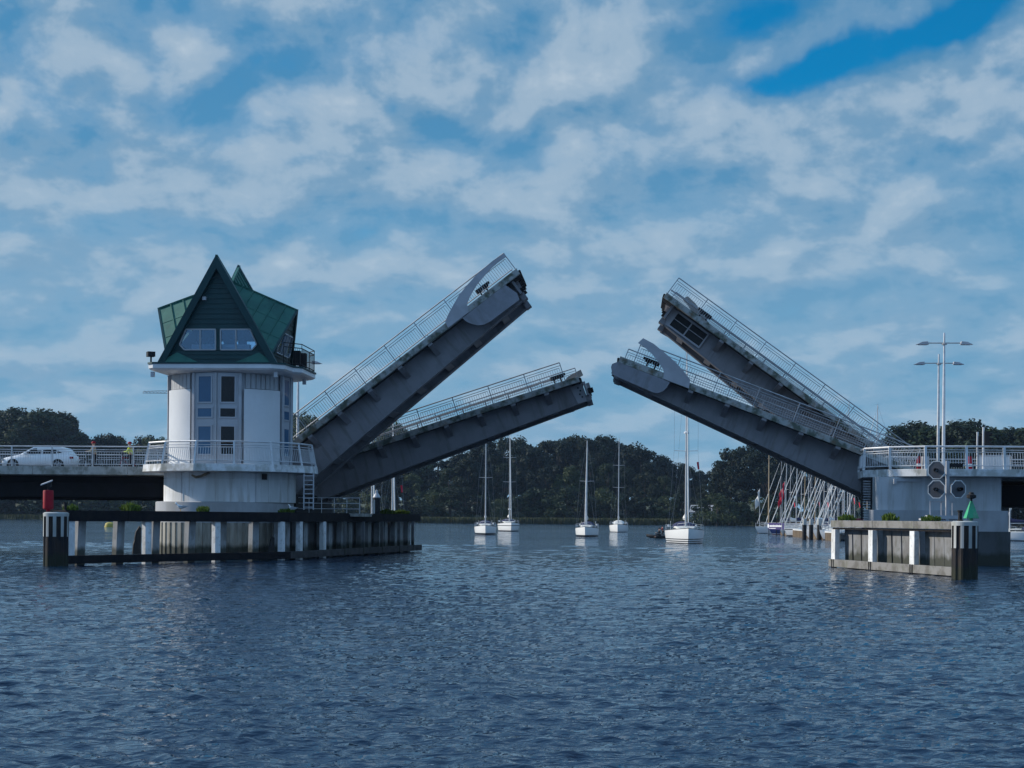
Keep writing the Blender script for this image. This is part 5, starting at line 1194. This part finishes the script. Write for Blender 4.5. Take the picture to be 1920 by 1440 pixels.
def bicycle(label, p, rz, mt):
    t = thing('bicycle', label, 'bicycle', p, rz, 'bicycles stopped on the left approach')
    for x in (-.52, .52):
        b = MB(); b.tube([(x + .335 * math.cos(a), 0, .345 + .335 * math.sin(a)) for a in np.linspace(0, 6.283, 25)[:-1]], .02, 6, closed=True)
        for j in range(9): a = j * .698; b.tube([(x, 0, .345), (x + .33 * math.cos(a), 0, .345 + .33 * math.sin(a))], .004, 3)
        b.build('wheel', M['black'], t)
    b = MB()
    for a, c in (((-.52, 0, .345), (-.08, 0, .30)), ((-.52, 0, .345), (-.2, 0, .80)), ((-.08, 0, .30), (-.22, 0, .92)), ((-.08, 0, .30), (.36, 0, .78)), ((-.2, 0, .80), (.36, 0, .84)), ((.52, 0, .345), (.34, 0, .92))): b.tube([a, c], .02, 6)
    b.build('frame', mt, t)
    b = MB(); b.tube([(.34, 0, .92), (.36, 0, 1.02)], .015, 6); b.tube([(.28, -.28, 1.06), (.38, -.12, 1.03), (.38, .12, 1.03), (.28, .28, 1.06)], .016, 6); b.build('handlebar', M['dark'], t)
    b = MB(); b.loft([[(-.36, -.07, .93), (-.36, .07, .93), (-.36, .06, .97), (-.36, -.06, .97)], [(-.10, -.02, .93), (-.10, .02, .93), (-.10, .015, .96), (-.10, -.015, .96)]]); b.build('saddle', M['black'], t)
    b = MB(); b.tube([(-.09, -.12, .20), (-.08, -.09, .30), (-.08, .09, .30), (-.07, .12, .40)], .012, 5); b.build('crank', M['dark'], t)
ppl = 'cyclists waiting on the left approach'
for px, v, lab, tp, blab, bm2 in ((178, 2.3, 'person in beige jacket and red helmet standing behind the left railing', M['khaki'], 'dark bicycle beside the person in beige', M['dark']),
                               (246, 2.5, 'person in yellow high visibility jacket and red helmet near the tower', M['hivis'], 'red bicycle held by the person in the yellow jacket', M['red'])):
    u_, _ = br(px, 850, v)
    person(lab, bp(u_, v, Zd - .09), R(180) - BA, tp, M['trousers'], M['red'], hh=1.82, group=ppl)
    bicycle(blab, bp(u_ - .35, v + .42, Zd - .09), R(180) - BA, bm2)

# ------------------------------------------------------------------ yachts
def yacht(label, p, yaw, L, B, Fb, mast_h, hull, name='sailing_yacht', cover='sail', hood='navy', radar=False, jib=True, mastm='mast', group='sailing boats', detail=True, flag=None, thin=1.0):
    """bow towards +x in the boat's own frame"""
    t = thing(name, label, 'sailing boat', p, yaw, group)
    st = [0, .08, .2, .35, .5, .65, .78, .88, .95, 1.0]; secs = []
    def half(s): return B / 2 * (.80 + .20 * math.sin(math.pi * min(1, s / .42) / 2)) if s < .42 else B / 2 * max(.004, 1 - ((s - .42) / .58) ** 1.75)
    def sheer(s): return Fb * (1 + .22 * max(0, (s - .35) / .65) ** 1.6 + .05 * max(0, (.35 - s) / .35))
    for s in st:
        w = half(s); x = (s - .45) * L; zt = sheer(s); rake = .06 * L * max(0, (s - .7) / .3) ** 2; wl_w = w * (.90 - .22 * max(0, (s - .5) / .5))
        secs.append([(x, -w, zt), (x - rake * .15, -w * .985, zt * .72), (x - rake * .5, -(w + wl_w) / 2, zt * .35), (x - rake, -wl_w, 0), (x - rake * 1.4, -wl_w * .72, -.28), (x - rake * 1.5, 0, -.5), (x - rake * 1.4, wl_w * .72, -.28), (x - rake, wl_w, 0), (x - rake * .5, (w + wl_w) / 2, zt * .35), (x - rake * .15, w * .985, zt * .72), (x, w, zt)])
    b = MB(); b.loft(secs); h = b.build('hull', M[hull], t, smooth=True)
    if detail:
        b = MB()
        for s_ in (-1, 1): b.tube([((s - .45) * L, s_ * half(s) * .985, sheer(s) + .03) for s in st], .035, 5)
        b.build('toe_rail', M['dark'], h)
    b = MB(); cz = sheer(.4); cs = []
    for s, wk, zk in ((.34, .60, .0), (.345, .62, .42), (.5, .60, .46), (.60, .50, .40), (.70, .34, .16), (.74, .28, .02)):
        x = (s - .45) * L; w = B / 2 * wk; cs.append([(x, -w, cz - .05), (x, -w * .86, cz + zk), (x, 0, cz + zk * 1.12), (x, w * .86, cz + zk), (x, w, cz - .05)])
    b.loft(cs); cab = b.build('cabin', M['deckc'], t, smooth=True)
    for s_ in (-1, 1):
        b = MB(); b.loft([[((s - .45) * L, s_ * (B / 2 * wk * .935 + e), cz + z) for e, z in ((0, .14), (.015, .14), (.015, .30), (0, .30))] for s, wk in ((.38, .615), (.48, .605), (.57, .55))]); b.build('cabin_window', M['glass'], cab)
    mx = .58 * L - .45 * L; mz = cz + .42; top = mast_h
    b = MB(); b.tube([(mx, 0, mz - .3), (mx, 0, top * .6), (mx - .12, 0, top)], [.095 * thin, .085 * thin, .06 * thin], 8); ms = b.build('mast', M[mastm], t, smooth=True)
    b = MB(); b.tube([(mx - .12, 0, top), (mx - .12, 0, top + .5)], .012, 4); b.tube([(mx - .3, .0, top + .12), (mx + .25, 0, top + .12)], .015, 4); b.build('masthead_aerial', M['wire'], ms)
    for fz in ((.42, .68) if top > 15 else (.52,)):
        z = mz + (top - mz) * fz
        for s_ in (-1, 1):
            b = MB(); b.tube([(mx, 0, z), (mx - .2, s_ * B * .30, z + .05)], [.035, .025], 5); b.build('spreader', M['mast'], ms)
    b = MB()
    for s_ in (-1, 1):
        zs_ = [mz + (top - mz) * f for f in ((.42, .68) if top > 15 else (.52,))]
        b.tube([(mx - .1, s_ * B * .44, cz)] + [(mx - .2, s_ * B * .30, z) for z in zs_] + [(mx - .1, 0, top)], .011, 3)
        b.tube([(mx + .1, s_ * B * .42, cz), (mx, 0, zs_[0])], .009, 3); b.tube([(-.42 * L, s_ * B * .25, Fb), (mx - .12, 0, top)], .009, 3)
    fs = ((.985 - .45) * L, 0, sheer(1.0)); b.tube([fs, (mx - .1, 0, top * .985)], .011, 3); b.build('rigging', M['wire'], t)
    if jib:
        a, c = Vector(fs), Vector((mx - .1, 0, top * .985)); b = MB(); b.tube([a.lerp(c, .03), a.lerp(c, .10), a.lerp(c, .5), a.lerp(c, .93)], [.05 * thin, .085 * thin, .075 * thin, .035 * thin], 7); b.build('furled_jib', M['sail'], t, smooth=True)
    b = MB(); bz = mz + .75; bl = .36 * L
    b.tube([(mx - .1, 0, bz), (mx - bl, 0, bz + .05)], .06, 6); bo = b.build('boom', M['mast'], t)
    b = MB(); b.loft([[(mx - .05 - bl * f, w * math.cos(a), bz + .10 + hh * (.5 + .5 * math.sin(a))) for a in np.linspace(0, 6.283, 9)[:-1]] for f, w, hh in ((0, .14, .62), (.15, .17, .45), (.5, .15, .34), (1.0, .07, .16))]); b.build('sail_cover', M[cover], bo, smooth=True)
    # sprayhood, pulpit, stanchions, helm
    b = MB(); x0 = (.345 - .45) * L
    b.loft([[(x0 + dx_, B * .30 * w * math.cos(a), cz + .38 + hh * math.sin(a)) for a in np.linspace(0, math.pi, 9)] for dx_, w, hh in ((.75, .98, .08), (.35, 1.0, .50), (-.35, 1.02, .62))], closed=False); b.build('sprayhood', M[hood], t, smooth=True)
    b = MB(); hgt = .58
    pr = [((.80 - .45) * L, half(.80) * .9, sheer(.8) + hgt), ((.93 - .45) * L, half(.93) * .9 + .05, sheer(.93) + hgt), ((1.0 - .45) * L, .12, sheer(1) + hgt)]
    b.tube(pr + [(x, -y, z) for x, y, z in reversed(pr)], .02, 5)
    for x, y, z in pr:
        for s_ in (-1, 1): b.tube([(x - .05, s_ * y, z), (x - .05, s_ * y * .97, z - hgt)], .018, 4)
    b.build('pulpit', M['rail'], t)
    b = MB()
    for s_ in (-1, 1):
        for s in (.05, .2, .35, .5, .65): b.tube([((s - .45) * L, s_ * half(s) * .96, sheer(s)), ((s - .45) * L, s_ * half(s) * .96, sheer(s) + .62)], .016, 4)
        for zz in (.36, .6): b.tube([((s - .45) * L, s_ * half(s) * .96, sheer(s) + zz) for s in (.02, .05, .2, .35, .5, .65, .8)], .008, 3)
    b.build('guardrail', M['rail'], t)
    if detail:
        for s_ in (-1, 1):
            b = MB(); b.tube([(-.43 * L, s_ * B * .3, Fb), (-.43 * L, s_ * B * .3, Fb + 1.0)], .02, 5); b.lathe([(.01, 0), (.10, .03), (.12, .14), (.10, .25), (.01, .28)], 8, c=(-.40 * L, s_ * B * .36)); n_ = len(b.v)
            b.v = b.v[:n_ - 40] + [(x, y, z + Fb + .35) for x, y, z in b.v[n_ - 40:]]; b.build('stern_rail', M['white'], t)
    if radar:
        b = MB(); rz_ = mz + (top - mz) * radar; b.lathe([(.01, rz_ - .1), (.26, rz_ - .08), (.28, rz_ + .05), (.2, rz_ + .13), (.01, rz_ + .14)], 12, c=(mx + .4, 0)); b.box((mx + .2, 0, rz_ - .1), (.4, .06, .06)); b.build('radar', M['white'], ms)
    if flag:
        b = MB(); x = mx - .3; y = B * .27; z = mz + (top - mz) * .36; b.add([(x, y, z), (x - .1, y + .12, z - .8), (x - .14, y + .30, z - .75), (x - .05, y + .22, z + .02)], [(0, 1, 2, 3)]); b.v += [(a, c + .01, d) for a, c, d in b.v]; b.f.append((7, 6, 5, 4)); b.mi.append(0); b.build('flag', M['flagred'], t)
    return t
YG = 'yachts waiting on the fairway'
def bow_to(px, py, L): return wl(px, py)
def ynear(label, px, py, yaw, L, B, Fb, mh, hull, **kw):
    s = wl(px, py); a = R(-90 + yaw); off = Vector((math.cos(a), math.sin(a), 0)) * (.49 * L); p = s - off; return yacht(label, Vector((p.x, p.y, 0)), a, L, B, Fb, mh, hull, group=YG, **kw)
ynear('large white yacht with twin dark waterline stripes, nearest, right of the others', 1290, 1019.5, -3, 13.5, 4.15, 1.28, 20.6, 'hull_stripe', radar=.52, hood='clearhood' if 'clearhood' in M else 'navy', flag=True)
ynear('small white yacht with black boot stripe, leftmost of the waiting yachts', 910, 1003, 1, 9.6, 3.25, 1.12, 14.5, 'hull_black', hood='navy', jib=False)
ynear('white yacht with navy rail stripe and radar, second from left', 958, 996.5, 4, 12.5, 4.0, 1.35, 19.0, 'hull_navy', radar=.13)
ynear('white yacht with black waterline, in the middle under the gap', 1097, 1007, -5.5, 9.6, 3.2, 1.12, 13.0, 'hull_black', mastm='mast', hood='navy')
ynear('plain white yacht, smallest looking, right of the middle', 1158, 998, -5.6, 11.0, 3.5, 1.2, 17.2, 'hull_plain', jib=False, hood='sail')
# inflatable with two people beside the nearest yacht
dp = wl(1240, 1010.5)
dg = thing('inflatable_dinghy', 'black inflatable dinghy with outboard beside the nearest yacht', 'dinghy', (dp.x, dp.y, 0), R(188))
b = MB(); b.tube([(-1.4, -.62, .25), (.6, -.62, .26), (1.4, -.4, .34), (1.75, 0, .42), (1.4, .4, .34), (.6, .62, .26), (-1.4, .62, .25)], [.18, .22, .21, .2, .21, .22, .18], 10); b.build('tube', M['black'], dg, smooth=True)
b = MB(); b.box((-.1, 0, .12), (2.6, .95, .08)); b.box((-1.3, 0, .3), (.08, 1.0, .4)); b.build('floor', M['trim'], dg)
b = MB(); b.box((-1.5, 0, .62), (.3, .28, .36)); b.box((-1.52, 0, .15), (.12, .1, .7)); b.build('outboard_motor', M['dark'], dg)
person('person in dark jacket sitting in the stern of the dinghy', wl(1237, 1011) + Vector((0, .1, .2)), R(188), M['trousers'], M['trousers'], sit=True, group='people in the dinghy')
person('person in dark red jacket standing up in the dinghy by the yacht', wl(1243.5, 1010) + Vector((0, .5, .18)), R(200), M['redcloth'], M['trousers'], hh=1.5, group='people in the dinghy')

# boats moored beyond the left fender, seen under the far left leaf
def moored(label, px, D, yaw, L, B, Fb, mh, hull, **kw):
    k = (px - CX) / F; return yacht(label, Vector((k * D, D, 0)), R(yaw), L, B, Fb, mh, hull, name='moored_sailboat', **kw)
LG = 'sailing boats behind the left fender'
moored('moored sailboat with thin pale mast, left one behind the left fender', 695, 190, -80, 10, 3.2, 1.1, 13.5, 'hull_plain', group=LG, detail=False)
moored('moored sailboat with thick pale mast, right one behind the left fender', 734, 185, -82, 10.5, 3.3, 1.1, 14, 'hull_plain', group=LG, detail=False, flag=True)
def piling(label, px, py, zt, r, cap=.45, white=.5, grp=None):
    p = wl(px, py); t = thing('mooring_pile', label, 'mooring pile', p, 0, grp)
    b = MB(); b.tube([(0, 0, -1.5), (.02, 0, zt - white)], [r * 1.05, r], 12); b.build('timber', M['dark'], t, smooth=True)
    b = MB(); b.tube([(.02, 0, zt - white), (.03, 0, zt)], [r * 1.03, r * 1.0], 12); b.build('white_top', M['pile_stripe'], t, smooth=True)
    return t
# thick marker pile with a light beyond the fender end
p = at(706, 960, 140); t = thing('beacon_post', 'dark thick beacon post with domed lamp beyond the left fender', 'beacon', (p.x, p.y, 0))
b = MB(); b.tube([(0, 0, -1), (0, 0, 4.1)], .32, 14); b.build('post', M['dark'], t, smooth=True); b = MB(); b.lathe([(.3, 4.1), (.34, 4.16), (.2, 4.4), (.12, 4.5), (.1, 4.75), (.01, 4.8)], 12); b.build('lamp', M['trim'], t)
b = MB(); b.box((-.18, -.28, 3.0), (.14, .1, 1.9)); b.build('white_batten', M['pile_stripe'], t)

# ------------------------------------------------------------------ marina on the right
MA, MBn = wl(1423, 997), wl(1503, 1007.5); MC = wl(1572, 1015)
qy = thing('marina_pier', 'marina pier with brown timber piling wall and pale edge at the right', 'pier', (0, 0, 0))
for A, B_ in ((MA, MBn), (MBn, MC)):
    d = (B_ - A); n = int(d.length / .9); nv = Vector((-d.y, d.x, 0)).normalized(); 
    if nv.x < 0: nv = -nv
    b = MB()
    for i in range(n + 1):
        q_ = A + d * i / n; b.tube([Vector((q_.x, q_.y, -1)), Vector((q_.x, q_.y, .95))], .28, 7)
    b.build('piling_wall', M['brownpile'], qy)
    b = MB(); b.beam(A + Vector((0, 0, 1.02)) + nv * .1, B_ + Vector((0, 0, 1.02)) + nv * .1, .7, .14); b.build('edge_beam', M['white'], qy)
    b = MB(); b.beam(A + Vector((0, 0, .9)) + nv * 1.6, B_ + Vector((0, 0, .9)) + nv * 1.6, 2.6, .2); b.build('walkway', M['timber'], qy)
    b = MB(); m = int(d.length / 3)
    for z in (1.5, 1.95): b.tube([A + nv * .35 + Vector((0, 0, z)), B_ + nv * .35 + Vector((0, 0, z))], .03, 5)
    for i in range(m + 1): q_ = A + d * i / m + nv * .35; b.tube([q_ + Vector((0, 0, 1)), q_ + Vector((0, 0, 2.0))], .03, 4)
    b.build('railing', M['railg'], qy)
# banner sign
sA, sB = wl(1440, 1000), wl(1470, 1004)
k = .5; sc_ = (sB - sA); sA = at(1440, 980, 262); sB = at(1470.5, 980, 258)
bn = thing('banner_sign', 'purple banner sign with white lettering on the marina pier', 'sign', (sA.x, sA.y, 0), math.atan2(sB.y - sA.y, sB.x - sA.x))
bw = (sB - sA).length; z0 = at(1440, 992.5, 262).z; z1 = at(1440, 980.5, 262).z
b = MB(); b.box((bw / 2, 0, (z0 + z1) / 2), (bw, .06, z1 - z0)); b.build('cloth', M['purple'], bn)
b = MB()
for x in (.15, bw * .5, bw - .1): b.tube([(x, .08, -.6), (x, .08, z1 + .05)], .07, 6)
b.build('frame', M['dark'], bn)
b = MB(); b.lathe([(.001, 0), (.20, 0), (.20, .02), (.001, .02)], 16); b.v = [(.18 + x, -.05 - z, z0 + .55 + y * 1.7) for x, y, z in b.v]; b.build('logo', M['letter'], bn)
b = MB(); g_ = random.Random(3); x = .50
while x < bw - .45:                                       # the banner's lettering is too blurred to read: uneven white strokes
    w_ = g_.uniform(.05, .16); h_ = g_.choice((.26, .28, .36, .26)); b.box((x + w_ / 2, -.045, z0 + .40 + h_ / 2), (w_, .02, h_)); x += w_ + g_.uniform(.015, .045)
b.build('lettering', M['letter'], bn)
b = MB(); b.box((.52, -.045, z0 + .17), (.18, .02, .12)); b.box((1.45, -.045, z0 + .17), (1.45, .02, .09)); b.build('small_print_line', M['letter'], bn)
for i, (px, py) in enumerate(((1508, 1012), (1520.5, 1012), (1536, 1012))):
    piling(('left', 'middle', 'right')[i] + ' of the three black mooring piles with white tops by the marina', px, py, 2.65, .27 if i < 2 else .3, grp='white topped mooring piles', white=.75)
# flags on poles
def flagpole(label, px, pytop, D, mt, fh, fl, drop):
    p = at(px, 985, D); zt = at(px, pytop, D).z; t = thing('flagpole', label, 'flagpole', (p.x, p.y, 0))
    b = MB(); b.tube([(0, 0, .8), (0, 0, zt)], [.06, .035], 7); b.build('pole', M['mast'], t)
    b = MB(); n = 10; rowsf = []
    for i in range(n + 1):
        f = i / n; rowsf.append([(-fl * f * .25 - .12 * math.sin(7 * f + 2 * c), .14 * math.sin(9 * f + 3 * c) , zt - .1 - drop * f * .9 - fh * c * (1 - .3 * f)) for c in (0, .25, .5, .75, 1.0)])
    for r_ in rowsf: pass
    vs = [p_ for r_ in rowsf for p_ in r_]; fs = [(i * 5 + j, i * 5 + j + 1, (i + 1) * 5 + j + 1, (i + 1) * 5 + j) for i in range(n) for j in range(4)]
    b.add(vs, fs); o = b.build('flag', mt, t, smooth=True); sm = o.modifiers.new('solidify', 'SOLIDIFY'); sm.thickness = .02
flagpole('white pole with limp white flag at the marina pier end', 1424, 916, 300, M['sail'], 2.6, 3.0, 2.2)
flagpole('pole with hanging dark red flag above the banner', 1471, 902, 255, M['flagred'], 2.2, 3.0, 2.0)
flagpole('thin pole with hanging red pennant beside the red flag', 1466, 915, 245, M['flagred'], 1.6, 2.0, 2.2)
pp = at(1441, 975, 290); zt = at(1441, 842, 290).z
t = thing('tall_pole', 'tall thin wooden pole rising from the marina pier', 'pole', (pp.x, pp.y, .5))
b = MB(); b.tube([(0, 0, 0), (0, 0, zt - .5)], [.13, .07], 7); b.build('pole', M['mastw'], t); b = MB(); b.tube([(-.3, 0, zt - 2.2), (.3, 0, zt - 2.2)], .04, 5); b.build('cross_tree', M['mastw'], t)
# moored boats, bows to the left, one behind the other
rows_m = [(1486, 310, 'hull_plain', 'navy'), (1516, 300, 'hull_blue', 'sail'), (1541, 288, 'hull_plain', 'tan'), (1563, 296, 'hull_plain', 'navy'), (1585, 284, 'hull_plain', 'sail'), (1607, 276, 'hull_blue', 'navy'), (1478, 300, 'hull_plain', 'navy'), (1496, 286, 'hull_plain', 'sail'), (1509, 276, 'hull_blue', 'navy'), (1523, 268, 'hull_plain', 'tan'), (1536, 258, 'hull_plain', 'navy'), (1546, 250, 'hull_navy', 'sail'),
          (1560, 244, 'hull_plain', 'navy'), (1570, 236, 'hull_plain', 'sail'), (1581, 230, 'hull_blue', 'navy'), (1590, 224, 'hull_plain', 'redcloth'), (1601, 216, 'hull_plain', 'sail'), (1612, 208, 'hull_plain', 'redcloth'),
          (1530, 292, 'hull_plain', 'navy'), (1553, 280, 'hull_plain', 'sail'), (1575, 270, 'hull_plain', 'navy'), (1596, 262, 'hull_plain', 'tan'), (1618, 250, 'hull_plain', 'navy'), (1640, 240, 'hull_plain', 'navy')]
rr = random.Random(5)
for i, (px, D, hl, cov) in enumerate(rows_m):
    Lb = rr.uniform(8.2, 11); moored('marina sailboat with white mast, %s in the crowded row by the pier' % ORD[i], px, D, 180 + rr.uniform(-14, 14), Lb, Lb * .32, 1.05, rr.uniform(11.5, 15), hl, cover=cov, hood=rr.choice(['navy', 'sail', 'tan']), jib=i % 4 != 3, group='sailing boats in the marina', detail=False, thin=rr.choice([.6, .75, .85]), mastm=rr.choice(['mast', 'mastd', 'mastd', 'mastw']), flag=i % 5 == 2)
moored('tall masted boat whose masthead shows above the right leaves, left one', 1604, 330, 175, 12, 3.6, 1.2, at(1604, 752, 330).z, 'hull_plain', group='tall masts behind the leaves', detail=False)
moored('tall masted boat whose masthead shows above the right leaves, right one', 1662, 250, 178, 12, 3.6, 1.2, at(1662, 760, 250).z, 'hull_plain', group='tall masts behind the leaves', detail=False)
moored('white sailboat moored by the dark jetty at the right edge', 1912, 215, 160, 9.5, 3, 1.1, 11, 'hull_plain', cover='navy', group='boats at the right edge', detail=False)
moored('white sailboat behind the jetty, just outside the right edge', 1950, 235, 165, 9.5, 3, 1.1, 12, 'hull_plain', cover='sail', group='boats at the right edge', detail=False)
jt = thing('jetty', 'dark timber jetty with close set piles at the right edge', 'jetty', (0, 0, 0))
A, B_ = wl(1880, 1010.5), wl(2000, 1011)
b = MB(); b.beam(A + Vector((0, 0, .95)), B_ + Vector((0, 0, .95)), 1.6, .18); b.build('walkway', M['timberd'], jt)
b = MB()
for i in range(26): q_ = A.lerp(B_, i / 25); b.tube([q_ + Vector((0, 0, -1)), q_ + Vector((0, 0, 1.9 if i % 3 == 0 else 1.2))], .12, 6)
b.build('piles', M['timberd'], jt)
b = MB(); b.beam(A + Vector((0, .4, .5)), B_ + Vector((0, .4, .5)), .1, .9); b.build('wave_screen', M['under'], jt)

# yellow buoy and tower crane far off
p = wl(206, 988.5); t = thing('buoy', 'yellowish barrel buoy floating behind the left fender posts', 'buoy', p)
b = MB(); b.lathe([(.01, -.3), (1.0, -.2), (1.05, .1), (.85, .75), (.5, .95), (.01, 1.0)], 14); b.build('float', M['yellow'], t, smooth=True); b = MB(); b.lathe([(.12, .95), (.12, 1.2), (.01, 1.22)], 8); b.build('mooring_ring', M['dark'], t)
D = 620; m0 = at(452, 960, D); zj = at(268, 737, D).z; x0 = at(268, 737, D).x - m0.x; x1 = 9.0
cr2 = thing('tower_crane', 'distant tower crane whose thin jib shows left of the control tower', 'crane', (m0.x, D, 1.5)); zj -= 1.5
b = MB()
for y, z in ((-.5, 0), (.5, 0), (0, .95)): b.tube([(x0, y * .4, zj + z * .5), (x0 + 6, y, zj + z), (x1, y, zj + z)], .09, 4)
n = 34
for i in range(n):
    xa = x0 + (x1 - x0) * i / n; xb = x0 + (x1 - x0) * (i + 1) / n
    for y in (-.5, .5): b.tube([(xa, y, zj), ((xa + xb) / 2, 0, zj + .95)], .05, 3); b.tube([((xa + xb) / 2, 0, zj + .95), (xb, y, zj)], .05, 3)
b.build('jib', M['girder'], cr2)
b = MB()
for sx, sy in ((-.7, -.7), (.7, -.7), (.7, .7), (-.7, .7)): b.tube([(sx, sy, 0), (sx, sy, zj + 5)], .1, 4)
for i in range(24):
    za, zb_ = zj * i / 24, zj * (i + 1) / 24
    for a, c in (((-.7, -.7), (.7, -.7)), ((.7, -.7), (.7, .7)), ((.7, .7), (-.7, .7)), ((-.7, .7), (-.7, -.7))): b.tube([(*a, za), (*c, zb_)], .05, 3)
b.build('mast', M['girder'], cr2); b = MB(); b.box((1.4, -1.0, zj - 1.2), (1.6, 1.4, 2)); b.build('cab', M['clad'], cr2); b = MB(); b.box((x1 - 1.5, 0, zj - .8), (3, 1.2, 1.8)); b.build('counterweight', M['concrete'], cr2)

# ------------------------------------------------------------------ air
hz = MB(); hz.box((0, 1500, 28.5), (6200, 3200, 63)); hzm = bpy.data.materials.new('haze_air'); hzm.use_nodes = True; ht = hzm.node_tree; ht.nodes.clear()
pv = ht.nodes.new('ShaderNodeVolumePrincipled'); ho = ht.nodes.new('ShaderNodeOutputMaterial'); pv.inputs['Color'].default_value = (0.50, 0.70, 1.0, 1); pv.inputs['Density'].default_value = 0.00005
ht.links.new(pv.outputs[0], ho.inputs['Volume']); ho_ = hz.build('haze', hzm); struct(ho_, 'stuff'); tag(ho_, 'thin blue haze filling the air over the water and shore', 'haze')
